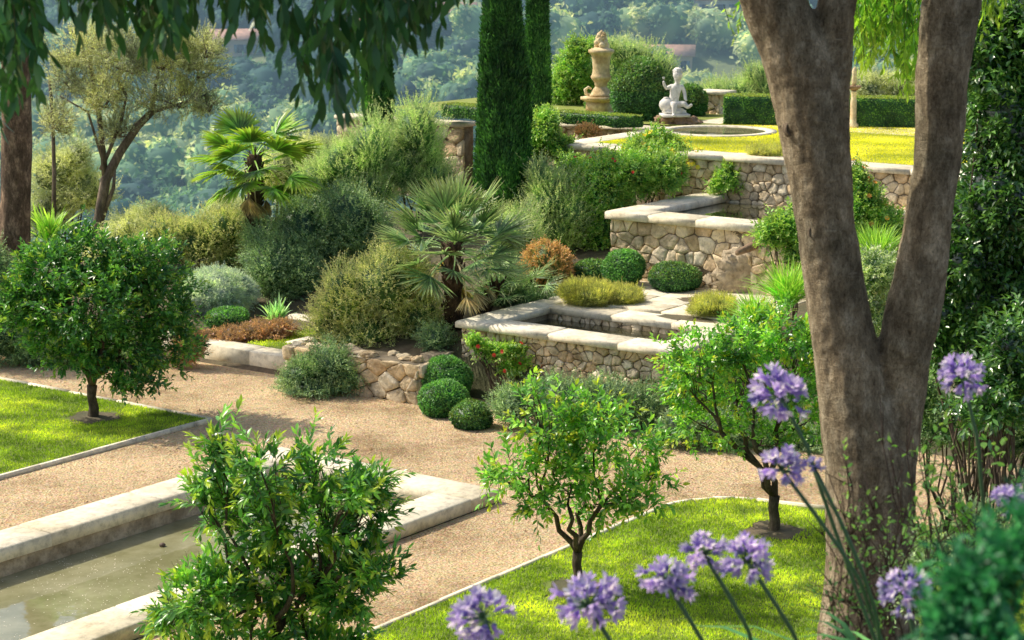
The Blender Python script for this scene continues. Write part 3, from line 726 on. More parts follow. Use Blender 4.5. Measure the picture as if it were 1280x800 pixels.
# ================================================================== CLIPPED PLANTS
M['cypress'] = leaf_mat('cypress_green', (.012, .045, .014), (.03, .1, .025), (.075, .18, .035), rough=.6, trans=.25, clump=4, gain=2.1)
M['box'] = leaf_mat('box_green', (.015, .055, .02), (.035, .12, .03), (.08, .2, .05), tip=(.2, .34, .08), tipamt=.5, rough=.5, trans=.25, clump=5)
M['yew'] = leaf_mat('yew_green', (.01, .035, .015), (.022, .07, .022), (.05, .12, .03), tip=(.38, .4, .06), tipamt=.35, rough=.5, trans=.2, clump=3, gain=2.6)
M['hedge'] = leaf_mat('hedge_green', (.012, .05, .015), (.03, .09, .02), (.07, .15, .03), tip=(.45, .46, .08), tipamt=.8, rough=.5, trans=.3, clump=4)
def col_cypress(x, yb, Y, prof, label, seed, cx=None, zb=None):
    """prof: list of (py, half width px)"""
    g = np.random.default_rng(seed); b = at(x, yb, Y); zb = b.z if zb is None else zb
    t = thing('cypress_tree', (b.x, Y, zb), label, 'cypress', 'tall clipped cypresses')
    zz = [at(x, py, Y).z for py, w in prof]; ww = [w*mpp(Y) for py, w in prof]
    pr = sorted(zip(zz, ww))
    fo = Foliage(); k = 28; hs = np.linspace(pr[0][0], pr[-1][0], 60); V = []
    rad = lambda z: float(np.interp(z, [p[0] for p in pr], [p[1] for p in pr]))
    for z in hs:
        for j in range(k):
            th = 2*PI*j/k; r = rad(z)*(.9+.05*math.sin(3*th+z*2+seed)+.04*math.sin(7*th-z*3)); V.append((b.x+r*math.cos(th), Y+r*math.sin(th), z))
    q = np.array([(i*k+j, i*k+(j+1) % k, (i+1)*k+(j+1) % k, (i+1)*k+j) for i in range(59) for j in range(k)])
    fo.add((np.array(V), np.concatenate([q[:, [0, 1, 2]], q[:, [0, 2, 3]]]), np.zeros(len(V)), np.zeros(len(V))))
    H_ = hs[-1]-hs[0]; n = int(5200*H_*np.mean(ww)*2*PI/1.2); z = g.uniform(hs[0], hs[-1], n); th = g.uniform(0, 2*PI, n)
    r = np.interp(z, [p[0] for p in pr], [p[1] for p in pr])*(.93+.06*np.sin(3*th+z*2+seed)+.05*np.sin(7*th-z*3)+.03*np.sin(19*th+z*9))*g.uniform(.93, 1.06, n)
    P = np.stack([b.x+r*np.cos(th), Y+r*np.sin(th), z], 1); o = np.stack([np.cos(th), np.sin(th), th*0], 1)
    d = nrm(o*.55+np.array([0, 0, 1.])+g.normal(size=(n, 3))*.35)
    fo.add(leaf_geo(P, d, nrm(o+g.normal(size=(n, 3))*.4), g.uniform(.05, .11, n), g.uniform(.018, .03, n), np.clip(g.uniform(0, 1, n)*.7+.3*snoise(P, 2.5, seed), 0, 1), np.zeros(n)))
    fo.build('foliage', M['cypress'], t)
    mb = MB(); mb.tube([(b.x, Y, zb-.3), (b.x, Y, zb+.6)], [.09, .08]); mb.build('trunk', M['bark'], t)
M['bark'] = bark_mat('bark', (.05, .035, .025), (.12, .09, .065), (.24, .19, .14), 7)
col_cypress(629, 262, 31.5, [(262, 22), (240, 33), (200, 34), (150, 33), (100, 31), (50, 26), (0, 21), (-120, 14), (-230, 2)], 'tall dense cypress standing nearest, whose dark column reaches down behind the fan palm', 1, zb=1.6)
col_cypress(672, 190, 36.5, [(190, 15), (130, 15), (60, 14), (0, 12), (-80, 8), (-140, 1)], 'slimmer cypress just right of the tallest one and behind it', 2)
col_cypress(473, 170, 38.0, [(170, 17), (110, 19), (60, 17), (0, 13), (-60, 9), (-110, 1)], 'cypress on the left, mostly hidden behind hanging leaves', 3)

def ball(x, y, rx, ry, Y, label, seed, name='box_ball', mat='box', group='clipped box balls', n=None, zc=None, L=.036, lump=.075, cat='topiary', ryw=None):
    g = np.random.default_rng(seed); c = at(x, y, Y); R_w = (rx*mpp(Y), (ryw or rx)*mpp(Y), ry*mpp(Y)); zb = c.z-R_w[2]
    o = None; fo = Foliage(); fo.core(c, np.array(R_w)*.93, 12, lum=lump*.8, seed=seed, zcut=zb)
    area = 4*PI*R_w[0]*R_w[2]; n = n or int(area*5200)
    P, d = shell(g, n, c, R_w, .9, lump, seed, -.85); n = len(P)
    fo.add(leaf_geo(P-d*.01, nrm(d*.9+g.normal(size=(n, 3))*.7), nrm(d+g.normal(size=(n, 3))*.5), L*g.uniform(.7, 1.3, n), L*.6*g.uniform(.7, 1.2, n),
        np.clip(g.uniform(0, 1, n)*.8+.2*d[:, 2], 0, 1), g.uniform(0, 1, n)*(d[:, 2] > .1)))  # upper leaves lighter and tip-tinted, light from above put into the colour
    o = fo.build(name, M[mat]); tag(o, label, cat, group); return o
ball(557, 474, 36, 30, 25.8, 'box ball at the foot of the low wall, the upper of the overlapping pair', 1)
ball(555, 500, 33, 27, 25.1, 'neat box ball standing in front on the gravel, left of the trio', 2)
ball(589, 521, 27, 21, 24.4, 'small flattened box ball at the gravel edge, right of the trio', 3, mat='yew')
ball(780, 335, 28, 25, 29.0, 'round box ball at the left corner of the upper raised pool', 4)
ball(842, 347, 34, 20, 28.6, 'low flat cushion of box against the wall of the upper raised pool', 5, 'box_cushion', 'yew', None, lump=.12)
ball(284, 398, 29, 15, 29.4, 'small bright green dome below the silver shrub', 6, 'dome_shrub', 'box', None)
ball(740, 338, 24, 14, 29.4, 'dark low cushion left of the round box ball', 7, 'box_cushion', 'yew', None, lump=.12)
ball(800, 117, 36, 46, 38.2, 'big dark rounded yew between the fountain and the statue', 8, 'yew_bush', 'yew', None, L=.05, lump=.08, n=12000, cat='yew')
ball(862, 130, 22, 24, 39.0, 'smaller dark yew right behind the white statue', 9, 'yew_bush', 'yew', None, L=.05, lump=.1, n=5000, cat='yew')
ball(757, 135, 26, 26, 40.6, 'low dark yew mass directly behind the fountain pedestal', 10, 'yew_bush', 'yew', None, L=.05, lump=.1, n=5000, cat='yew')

def hedge(A, B_, th, h, label, seed, name='clipped_hedge', mat='hedge', dens=2600, L=.035):
    g = np.random.default_rng(seed); A = Vector(A); B_ = Vector(B_); d = B_-A; d.z = 0; Ln = d.length; d.normalize(); s = Vector((-d.y, d.x, 0))
    if s.y < 0: s = -s
    fo = Foliage(); nx = int(Ln/.12)+2; prof = [(0, 0), (0, h*.5), (.0, h-.04), (.04, h), (th/2, h+.01), (th-.04, h), (th, h-.04), (th, 0)]
    V = []; 
    for i in range(nx):
        for (a, z) in prof:
            j = 0.012*math.sin(i*1.3+a*20+z*9); p = A+d*(Ln*i/(nx-1))+s*(a+j); V.append((p.x, p.y, A.z+z+j))
    k = len(prof); q = np.array([(i*k+j, i*k+j+1, (i+1)*k+j+1, (i+1)*k+j) for i in range(nx-1) for j in range(k-1)])
    F_ = np.concatenate([q[:, [0, 1, 2]], q[:, [0, 2, 3]]]); e = nx*k-k
    F_ = np.concatenate([F_, [[0, j, j+1] for j in range(1, k-1)], [[e, e+j+1, e+j] for j in range(1, k-1)]])
    fo.add((np.array(V), F_, np.zeros(len(V)), np.zeros(len(V))))
    def face(n, fn, nr, tip):
        P = fn(g.uniform(0, 1, n), g.uniform(0, 1, n)); nr_ = np.tile(nr, (n, 1))
        fo.add(leaf_geo(P, nrm(nr_*.7+g.normal(size=(n, 3))*.7), nrm(nr_+g.normal(size=(n, 3))*.5), L*g.uniform(.7, 1.3, n), L*.6*g.uniform(.7, 1.2, n), g.uniform(0, 1, n), tip*g.uniform(.3, 1, n)))
    a_ = np.array(A); dd = np.array(d); ss = np.array(s); up = np.array([0, 0, 1.])
    face(int(dens*Ln*h), lambda a, b: a_+dd*(a*Ln)[:, None]+up*(b*h)[:, None], -ss, 0.)
    face(int(dens*Ln*h), lambda a, b: a_+dd*(a*Ln)[:, None]+up*(b*h)[:, None]+ss*th, ss, 0.)
    face(int(dens*Ln*th*1.3), lambda a, b: a_+dd*(a*Ln)[:, None]+ss*(b*th)[:, None]+up*h, up, 1.)  # yellow tint on the top leaves puts sunlight into their colour
    for q_, nr in ((0, -dd), (1, dd)): face(int(dens*th*h), lambda a, b: a_+dd*Ln*q_+ss*(a*th)[:, None]+up*(b*h)[:, None], nr, 0.)
    return tag(fo.build(name, M[mat]), label, 'hedge')
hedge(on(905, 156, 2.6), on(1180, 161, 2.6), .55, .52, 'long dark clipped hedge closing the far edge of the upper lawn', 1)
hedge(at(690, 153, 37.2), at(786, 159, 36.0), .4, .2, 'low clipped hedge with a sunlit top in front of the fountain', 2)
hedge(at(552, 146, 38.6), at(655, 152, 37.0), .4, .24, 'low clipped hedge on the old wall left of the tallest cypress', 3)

# ================================================================== STATUE, FOUNTAIN, POST
def skinned(name, joints, edges, mat, parent, sub=2, root=0, fat=1.22):
    me = bpy.data.meshes.new(name); me.from_pydata([tuple(p) for p, r in joints], edges, []); o = bpy.data.objects.new(name+'_tmp', me); C.objects.link(o)
    md = o.modifiers.new('s', 'SKIN'); sb = o.modifiers.new('d', 'SUBSURF'); sb.levels = sub; sb.render_levels = sub
    for i, (p, r) in enumerate(joints):
        r = (r, r) if np.isscalar(r) else r; r = (r[0]*fat, r[1]*fat); me.skin_vertices[0].data[i].radius = r
    me.skin_vertices[0].data[root].use_root = True
    bpy.context.view_layer.update(); dg = bpy.context.evaluated_depsgraph_get(); ev = o.evaluated_get(dg); m2 = bpy.data.meshes.new_from_object(ev)
    n = len(m2.vertices); V = np.zeros(n*3); m2.vertices.foreach_get('co', V); Fq = [list(p.vertices) for p in m2.polygons]
    bpy.data.objects.remove(o); q = np.array([f for f in Fq if len(f) == 4]); tr = [f for f in Fq if len(f) == 3]
    return V.reshape(-1, 3), [q]+([np.array(tr)] if tr else [])
SY = 37.2; k = mpp(SY)
def sp_(x, y, dy=0): p = at(x, y, SY); return Vector((p.x, SY+dy, p.z))
t = thing('statue', sp_(843, 150), 'white marble statue of a seated child with one arm raised beside a round jar', 'statue')
J = [(sp_(842, 130), (.085, .075)), (sp_(843, 121), (.075, .062)), (sp_(845, 112), (.088, .065)), (sp_(846, 106.5), (.055, .045)), (sp_(847, 102.5), .036),
     (sp_(847, 98, -.01), .062), (sp_(847.3, 93.5, -.01), (.082, .088)), (sp_(847.5, 89.5), (.068, .07)),
     (sp_(838.5, 108), .036), (sp_(832.5, 110.5, -.04), .028), (sp_(829.8, 105, -.08), .023), (sp_(829, 100.5, -.1), (.024, .014)),
     (sp_(853, 108.5), .036), (sp_(855.8, 116.5, -.03), .028), (sp_(856, 123, -.1), .024), (sp_(857.5, 125.5, -.13), (.022, .016)),
     (sp_(839.5, 131, -.05), .055), (sp_(842, 129, -.2), .052), (sp_(841.5, 137.5, -.22), .036), (sp_(841, 142, -.23), .028), (sp_(840, 143.5, -.3), .022),
     (sp_(846, 131, -.04), .055), (sp_(855, 128.5, -.13), .05), (sp_(858.5, 133.5, -.14), .036), (sp_(861, 132, -.15), .027), (sp_(864.5, 129.5, -.17), .02)]
E_ = [(0, 1), (1, 2), (2, 3), (3, 4), (4, 5), (5, 6), (6, 7), (2, 8), (8, 9), (9, 10), (10, 11), (2, 12), (12, 13), (13, 14), (14, 15), (0, 16), (16, 17), (17, 18), (18, 19), (19, 20), (0, 21), (21, 22), (22, 23), (23, 24), (24, 25)]
V, Fs = skinned('figure', J, E_, M['marble'], t); mesh_obj('figure', V, Fs, M['marble'], t, {'rnd': np.full(len(V), .6)}, True)
mb = MB(); hc = sp_(847.5, 91)
V_ = rockmesh((hc.x, SY+.02, hc.z+.02), (.088, .09, .075), 7, .25, 5); mb.addnp(V_, Ft, np.full(len(V_), .5)); mb.build('hair', M['marble'], t, True)
mb = MB()
for dx in (-.03, .03): mb.lathe((hc.x+dx, SY-.085, hc.z-.035), [(.002, -.008), (.01, 0), (.002, .008)], 8)
mb.lathe((hc.x, SY-.1, hc.z-.06), [(.003, -.018), (.014, -.01), (.006, .02)], 8); mb.build('face_detail', M['marble'], t, True)
mb = MB(); hb = sp_(829, 98.5, -.1)
for i in range(5):
    a = -.7+i*.35; tip_ = hb+Vector((math.sin(a)*.035, -.004, .028+.012*math.cos(a))); mb.tube([hb+Vector((math.sin(a)*.015, 0, 0)), tip_], [.008, .005], 6)
mb.build('finger', M['marble'], t, True)
mb = MB(); jc = sp_(833, 131, -.02)
mb.lathe((jc.x, jc.y, jc.z-.13), [(.05, 0), (.11, .05), (.138, .12), (.125, .19), (.075, .24), (.05, .255), (.062, .27)], 24); mb.build('jar', M['marble'], t, True)
mb = MB(); V_ = rockmesh(sp_(843, 139, -.02), (.21, .17, .075), 3, .22); mb.addnp(V_, Ft, np.full(len(V_), .4)); sbx = sp_(843, 143.5, -.05); mb.wbox(sbx, (.5, .38, .05), .5, .15); mb.build('plinth', M['marble'], t)
for i, (x, y, r) in enumerate(((829, 150, 8), (838, 153, 10), (851, 152, 10), (862, 153, 9), (870, 157, 8), (832, 161, 9), (846, 162, 11), (860, 162, 10), (874, 163, 6))):
    c_ = sp_(x, y, random.uniform(-.1, .2)); R3 = (r*k*1.15, r*k*1.3, r*k*.9)
    o = mesh_obj('boulder', rockmesh(c_, R3, i*2.7, .4), ICO[1], M['rock'], None, {'rnd': np.full(len(ICO[0]), .5)})
    tag(o, 'rough brown boulder in the pile supporting the white statue', 'boulder', 'boulders piled under the statue')
# fountain
FY = 39.7; k = mpp(FY); fc = at(751, 142, FY)
t = thing('urn_fountain', (fc.x, FY, 2.6), 'golden stone urn crowned with carved fruit, on a square moulded pedestal', 'urn')
def zpx(y, Y): return at(640, y, Y).z
def L_(prof): return [(r*k, zpx(y, FY)) for y, r in prof]
def sqb(mb, y0, y1, r0, r1, rnd=.5):
    z0, z1 = zpx(y1, FY), zpx(y0, FY); V = []
    for r, z in ((r1, z0), (r0, z1)):
        for sx, sy in ((-1, -1), (1, -1), (1, 1), (-1, 1)):
            V.append(tuple(Vector((fc.x, FY, z))+U3*(sx*r*k*.78)+V3*(-sy*r*k*.78)))
    mb.add(V, [(0, 1, 2, 3), (7, 6, 5, 4), (0, 4, 5, 1), (1, 5, 6, 2), (2, 6, 7, 3), (3, 7, 4, 0)], rnd)
mb = MB(); sqb(mb, 127, 138.5, 17.5, 18, .3); sqb(mb, 138.6, 150, 20, 21, .6); sqb(mb, 124.5, 126.9, 22, 18.5, .7); sqb(mb, 120.5, 124.4, 24, 24, .9); mb.build('pedestal', M['urnstone'], t)
mb = MB(); mb.lathe((fc.x, FY, 0), L_([(120.4, 15), (118, 15), (116.5, 13), (112, 10.5), (109, 7.5), (107, 7), (105.8, 8.5), (104, 7.8), (101, 10), (98, 12.3), (95.5, 13), (93.5, 11.5), (91, 11), (85, 10.6), (76, 11.2), (70, 12.3), (67, 14), (65.5, 16.2), (62.5, 16.5), (61.5, 14), (59, 8)]), 40); mb.build('urn', M['urnstone'], t, True)
mb = MB()
for i in range(14):
    a = i*2.4; zf = i/14; c_ = (fc.x+math.cos(a)*.1*(1-zf*.7), FY+math.sin(a)*.1*(1-zf*.7), zpx(58-15*zf, FY)); V_ = rockmesh(c_, (.065, .065, .07), i, .15); mb.addnp(V_, Ft, np.full(len(V_), random.random()))
mb.lathe((fc.x, FY, 0), L_([(44, 3), (41, 3.5), (38.5, 1.5), (37.5, .3)]), 10); mb.build('finial', M['urnstone'], t, True)
mb = MB()
for sx in (-1, 1):
    pts = [Vector((fc.x+sx*k*a, FY, zpx(b, FY))) for a, b in ((14, 119), (19, 117), (20, 112), (16, 109), (12, 111))]; mb.tube(pts, [.03, .035, .03, .025, .02], 8)
mb.build('scroll', M['urnstone'], t, True)
# slim post at the far end of the hedge
pc = on(1066, 160, 2.6); k2 = mpp(pc.y)
t = thing('stone_post', pc, 'slim pale stone post with a small bowl on top, beside the far hedge', 'post')
mb = MB(); mb.lathe((pc.x, pc.y, 2.6), [(.1, 0), (.1, .06), (.06, .1), (.055, .5), (.045, .52), (.05, .64), (.06, .66)], 16); mb.build('shaft', M['urnstone'], t, True)
mb = MB(); mb.lathe((pc.x, pc.y, 3.26), [(.03, 0), (.1, .05), (.14, .09), (.13, .1), (.05, .08)], 18); mb.build('bowl', M['rock'], t, True)
mb = MB(); mb.lathe((pc.x, pc.y, 3.34), [(.03, 0), (.05, .1), (.035, .2), (.05, .27), (.03, .33), (.005, .36)], 12); mb.build('finial', M['urnstone'], t, True)
# ================================================================== CITRUS TREES
M['citrus'] = leaf_mat('citrus_leaf', (.012, .06, .02), (.035, .125, .03), (.1, .23, .04), tip=(.42, .55, .05), tipamt=.6, rough=.3, trans=.3, spec=.5, clump=3, gain=1.45)
M['citrus2'] = leaf_mat('citrus_leaf_bright', (.02, .08, .018), (.06, .17, .028), (.15, .28, .04), tip=(.62, .62, .04), tipamt=.85, rough=.28, trans=.35, spec=.55, clump=3)
M['citrus3'] = leaf_mat('citrus_leaf_lance', (.015, .07, .02), (.045, .145, .03), (.12, .25, .04), tip=(.5, .62, .05), tipamt=.85, rough=.28, trans=.33, spec=.55, clump=3.5, gain=1.75)
M['citrus_bark'] = bark_mat('citrus_bark', (.03, .024, .017), (.09, .07, .05), (.17, .14, .1), 12)
M['twig'] = plain('twig_green', (.07, .1, .03), .7)
def citrus(name, label, base, forkz, lobes, seed, ntw, tl, nl, L, W, mat, fine=False, r0=.05, lean=(0, 0), cat='tree', group=None, dens=None, ang=.95, tipfrac=.5, inner=.45, gap=-.25):
    """lobes: (px, py, rx, ry) in photograph units at the tree's own distance"""
    g = np.random.default_rng(seed); random.seed(seed); Y = base.y
    t = thing(name, base, label, cat, group)
    fork = Vector((base.x+lean[0], Y+lean[1], base.z+forkz)); mb = MB()
    mb.tube([base-Vector((0, 0, .1)), base+Vector((0, 0, .03)), base.lerp(fork, .3)+Vector((.01, 0, 0)), base.lerp(fork, .65)-Vector((.012, 0, 0)), fork], [r0*1.5, r0*1.15, r0, r0*.92, r0*1.05], 12, wob=.12)
    mb.build('trunk', M['citrus_bark'], t, True)
    mb = MB(); fo = Foliage(); tw = MB(); m = len(lobes); tot = sum(l[2]*l[3] for l in lobes)
    prim = []
    for i in range(4):
        a = i*PI/2+random.uniform(-.4, .4); cx = sum(l[0] for l in lobes)/m; cy = sum(l[1] for l in lobes)/m
        e = at(cx, cy, Y); q = Vector((e.x+math.cos(a)*.28, Y+math.sin(a)*.25, fork.z+(e.z-fork.z)*.55)); pts = wander(fork, q, 5, .18); prim.append(pts)
        mb.tube(pts, taper(r0*.7, r0*.42, 5), 8, wob=.15)
    for i, (x, y, rx, ry) in enumerate(lobes):
        dy = random.uniform(-.55, .55)*max(l[2] for l in lobes)*mpp(Y)*1.2; c = at(x, y, Y); c.y += dy; R3 = (rx*mpp(Y), (rx*.5+ry*.5)*mpp(Y), ry*mpp(Y))
        best = min((p for pts in prim for p in pts[2:]), key=lambda p: (p-c).length); pts = wander(best, c, 5, .2, -.05); mb.tube(pts, taper(r0*.36, r0*.14, 5), 6, wob=.15)
        for j in range(5):
            d = Vector(g.normal(size=3)).normalized(); e = c+Vector((d.x*R3[0], d.y*R3[1], d.z*R3[2]))*.7; mb.tube(wander(pts[3], e, 3, .2), taper(r0*.15, r0*.05, 3), 5)
        n = int(ntw*rx*ry/tot); S, D = blob_leaves(fo, g, c, R3, n, tl, nl, L, W, inner=inner, lump=.25, up=.45, jit=.45, seed=seed+i, gap=gap, stray=.25, ang=ang, fine=fine, grav=.1, tipfrac=tipfrac, upn=.8)
        twig_mesh(tw, S, D, tl, .0035 if fine else .0028)
    # sprigs that leave the outline
    mb.build('branches', M['citrus_bark'], t, True); o = fo.build('crown', M[mat], t); q = tw.build('twigs', M['twig'], t); q.parent = o
    q.matrix_parent_inverse = Matrix.Identity(4)
    return t
bA = on(117, 525); bA.z = .03
citrus('citrus_tree', 'glossy round-headed citrus tree with a short forked trunk on the left lawn', bA, .42,
  [(50, 340, 44, 40), (108, 322, 50, 34), (178, 340, 48, 40), (45, 385, 48, 38), (120, 380, 60, 50), (195, 385, 42, 40), (90, 432, 50, 34), (150, 430, 60, 42), (205, 432, 38, 36), (190, 468, 36, 15), (72, 345, 30, 40), (150, 350, 50, 40), (20, 372, 28, 26), (160, 465, 25, 15)],
  31, 2900, .22, 9, .1, .052, 'citrus', gap=-.6, r0=.062, tipfrac=.25)
bC = on(722, 740); bC.z = .03
citrus('citrus_tree', 'small open citrus sapling with visible branches on the right lawn beside the gravel edge', bC, .36,
  [(640, 580, 42, 34), (690, 522, 40, 34), (745, 515, 45, 30), (800, 565, 40, 36), (735, 570, 50, 36), (675, 615, 35, 26), (790, 615, 40, 28), (745, 640, 40, 20), (700, 560, 40, 34), (665, 490, 18, 20), (615, 590, 20, 16), (820, 600, 22, 18), (712, 600, 40, 20)],
  32, 760, .24, 9, .1, .046, 'citrus2', fine=True, r0=.045, tipfrac=.4)
bD = on(967, 668); bD.z = .03
citrus('citrus_tree', 'broad yellow-tipped citrus tree just left of the big forked trunk on the right lawn', bD, .38,
  [(872, 440, 44, 36), (930, 425, 46, 36), (985, 405, 40, 34), (868, 490, 44, 40), (935, 480, 60, 44), (995, 470, 44, 46), (880, 535, 44, 28), (950, 545, 56, 30), (1010, 530, 36, 40), (855, 455, 24, 30), (1020, 430, 30, 40)],
  33, 1500, .2, 9, .082, .045, 'citrus2', r0=.055, tipfrac=.35)
bB = Vector((at(345, 800, 16.0).x, 16.0, 0.0))
citrus('citrus_tree', 'bushy lance-leaved citrus tree nearest the camera, standing over the long pool', bB, .3,
  [(268, 575, 22, 38), (333, 575, 34, 36), (395, 590, 34, 40), (290, 640, 52, 44), (370, 650, 64, 50), (450, 655, 46, 46), (265, 735, 56, 44), (340, 730, 70, 54), (430, 730, 58, 54), (212, 775, 30, 34), (300, 815, 90, 50), (400, 820, 70, 50), (455, 620, 30, 30), (480, 700, 26, 22), (245, 620, 22, 26), (445, 600, 16, 22)],
  34, 1650, .28, 12, .125, .043, 'citrus3', gap=-.35, fine=True, r0=.05, ang=.75, tipfrac=.45)

# ================================================================== SHRUBS
def style(**k): return k
GT = (1.2, 1.25, .85)
M['feather'] = leaf_mat('grey_green_shrub', (.05, .11, .045), (.16, .23, .1), (.32, .37, .19), tip=(.55, .55, .28), tipamt=.6, rough=.6, trans=.4, clump=2.6, tcol=(1.25, 1.4, .8), gain=2.5)
M['olive_leaf'] = leaf_mat('olive_leaf', (.1, .13, .07), (.25, .27, .15), (.42, .43, .27), tip=(.5, .48, .26), tipamt=.3, rough=.5, trans=.4, clump=1.5, tcol=(1.25, 1.35, .8), gain=2.3)
M['golden'] = leaf_mat('golden_shrub', (.04, .09, .03), (.16, .2, .075), (.38, .37, .17), tip=(.75, .66, .32), tipamt=.7, rough=.6, trans=.4, clump=3.5, tcol=(1.25, 1.3, .8), gain=2.3)
M['darkshrub'] = leaf_mat('dark_shrub', (.02, .05, .025), (.06, .11, .055), (.15, .21, .1), tip=(.28, .34, .15), tipamt=.5, rough=.5, trans=.25, clump=3., tcol=GT, gain=2.8)
M['green'] = leaf_mat('green_shrub', (.018, .065, .018), (.06, .15, .035), (.16, .27, .06), tip=(.42, .5, .09), tipamt=.6, rough=.4, trans=.35, clump=3.2, tcol=(1.4, 1.5, .7), gain=2.5)
M['silver'] = leaf_mat('silver_shrub', (.13, .18, .16), (.22, .28, .26), (.36, .42, .38), rough=.8, trans=.2, clump=5)
M['rust'] = leaf_mat('rust_shrub', (.08, .13, .04), (.2, .17, .06), (.4, .18, .08), tip=(.75, .36, .15), tipamt=.8, rough=.5, trans=.3, clump=9, gain=2., tcol=GT)
M['purple'] = leaf_mat('purple_cover', (.06, .05, .03), (.16, .09, .07), (.28, .16, .1), tip=(.35, .25, .1), tipamt=.3, rough=.6, trans=.3, clump=6)
M['straw'] = leaf_mat('straw_tuft', (.1, .13, .045), (.2, .22, .08), (.32, .3, .12), tip=(.42, .32, .14), tipamt=.5, rough=.6, trans=.4, clump=5)
M['camellia'] = leaf_mat('glossy_dark_leaf', (.008, .035, .01), (.02, .065, .018), (.05, .12, .03), tip=(.2, .32, .04), tipamt=.3, rough=.24, trans=.22, spec=1., clump=2, gain=2.1)
M['varieg'] = leaf_mat('variegated_leaf', (.04, .1, .03), (.16, .22, .1), (.6, .62, .45), rough=.35, trans=.25, clump=8)
ST = {
 'feather': dict(tl=.34, nl=14, L=.052, W=.016, up=1.1, jit=.3, ang=.55, mat='feather', dens=270, inner=.2, upn=.4),
 'olive':   dict(tl=.24, nl=12, L=.055, W=.017, up=.5, jit=.5, ang=.7, mat='olive_leaf', dens=330, inner=.35, upn=.5),
 'golden':  dict(tl=.24, nl=11, L=.045, W=.018, up=.8, jit=.4, ang=.7, mat='golden', dens=330, inner=.3, upn=.5),
 'dark':    dict(tl=.2, nl=10, L=.048, W=.021, up=.6, jit=.45, ang=.8, mat='darkshrub', dens=360, inner=.4, upn=.8),
 'green':   dict(tl=.2, nl=8, L=.07, W=.04, up=.4, jit=.5, ang=.95, mat='green', dens=330, inner=.4, upn=1.),
 'silver':  dict(tl=.1, nl=10, L=.032, W=.011, up=.25, jit=.3, ang=.7, mat='silver', dens=1700, inner=.86, upn=.6),
 'rust':    dict(tl=.14, nl=9, L=.045, W=.026, up=.5, jit=.4, ang=.8, mat='rust', dens=700, inner=.6, upn=.8),
 'purple':  dict(tl=.1, nl=9, L=.03, W=.016, up=.7, jit=.5, ang=.9, mat='purple', dens=1100, inner=.6, upn=.8),
 'straw':   dict(tl=.12, nl=9, L=.045, W=.007, up=.9, jit=.3, ang=.35, mat='straw', dens=1500, inner=.8, upn=.4),
 'camellia': dict(tl=.24, nl=8, L=.1, W=.05, up=.2, jit=.8, ang=1.0, mat='camellia', dens=230, inner=.6, upn=1.),
 'varieg':  dict(tl=.16, nl=8, L=.06, W=.024, up=.4, jit=.5, ang=.9, mat='varieg', dens=420, inner=.6, upn=1.),
}
def shrub(name, label, st, lobes, Y, seed, cat='shrub', group=None, core=.66, stem=True, zbase=None, flower=None, dmul=1., lump=.34, deep=1.):
    """lobes: (px, py, rx, ry[, dY]) at distance Y"""
    g = np.random.default_rng(seed); random.seed(seed); s = dict(ST[st]); mat = s.pop('mat'); dens = s.pop('dens')*dmul; x0 = sum(l[0] for l in lobes)/len(lobes)
    p0 = at(x0, 400, Y); zb = Gxy(p0.x, Y) if zbase is None else zbase
    t = thing(name, (p0.x, Y, zb), label, cat, group); fo = Foliage(); sm_ = MB()
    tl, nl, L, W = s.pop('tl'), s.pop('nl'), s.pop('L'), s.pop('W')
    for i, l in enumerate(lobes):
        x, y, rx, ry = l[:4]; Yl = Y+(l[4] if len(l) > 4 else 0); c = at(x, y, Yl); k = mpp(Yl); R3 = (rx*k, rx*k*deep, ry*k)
        if core: fo.core(c, np.array(R3)*core, 10, lum=.2, seed=seed+i, rnd=0.)
        area = 4*PI*((R3[0]*R3[1])**.8+2*(R3[0]*R3[2])**.8)/3; n = int(area*dens)
        blob_leaves(fo, g, c, R3, n, tl, nl, L, W, lump=lump, seed=seed+i, fine=False, grav=.08, **s)
        if stem:
            for j in range(3):
                b = Vector((p0.x+random.uniform(-.1, .1)+(c.x-p0.x)*.4, Y+random.uniform(-.1, .1), zb-.05)); sm_.tube(wander(b, c+Vector((random.uniform(-.2, .2)*R3[0], 0, 0)), 4, .12), taper(.018, .007, 4), 5)
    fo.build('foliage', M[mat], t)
    if stem: sm_.build('stems', M['bark'], t, True)
    if flower:
        fm, n, sz = flower
        for i, l in enumerate(lobes):
            x, y, rx, ry = l[:4]; Yl = Y+(l[4] if len(l) > 4 else 0); c = at(x, y, Yl); k = mpp(Yl)
            P, d = shell(g, max(2, n//len(lobes)), c, (rx*k, rx*k, ry*k), .95, lump, seed+i, -.2); P = P+d*.05+np.array([0, -.03, 0])
            for p_, d_ in zip(P, d):
                if d_[1] > .35: continue
                pp_ = np.tile(p_, (7, 1)); A_ = np.cross(d_, np.array([0, .3, 1.])); A_ /= np.linalg.norm(A_); B2 = np.cross(d_, A_)
                th = np.arange(7)*.9; dd = nrm(A_[None]*np.cos(th)[:, None]+B2[None]*np.sin(th)[:, None]+d_[None]*.5)
                geo = leaf_geo(pp_, dd, np.tile(d_, (7, 1)), np.full(7, sz), np.full(7, sz*.8), g.uniform(0, 1, 7), np.zeros(7)); mesh_obj('flower', geo[0], geo[1], M[fm], t, {'rnd': geo[2], 'tip': geo[3]})
    return t
for nm, a, b, c in (('fl_yellow', (.75, .55, .04), (.85, .68, .06), (.9, .8, .15)), ('fl_red', (.45, .02, .02), (.6, .04, .03), (.7, .1, .06)), ('fl_orange', (.7, .22, .03), (.8, .35, .05), (.85, .5, .1)), ('fl_pink', (.6, .3, .28), (.7, .42, .38), (.75, .55, .5))):
    M[nm] = leaf_mat(nm, a, b, c, rough=.6, trans=.3, tcol=(1.2, 1.1, .9), gain=1.)

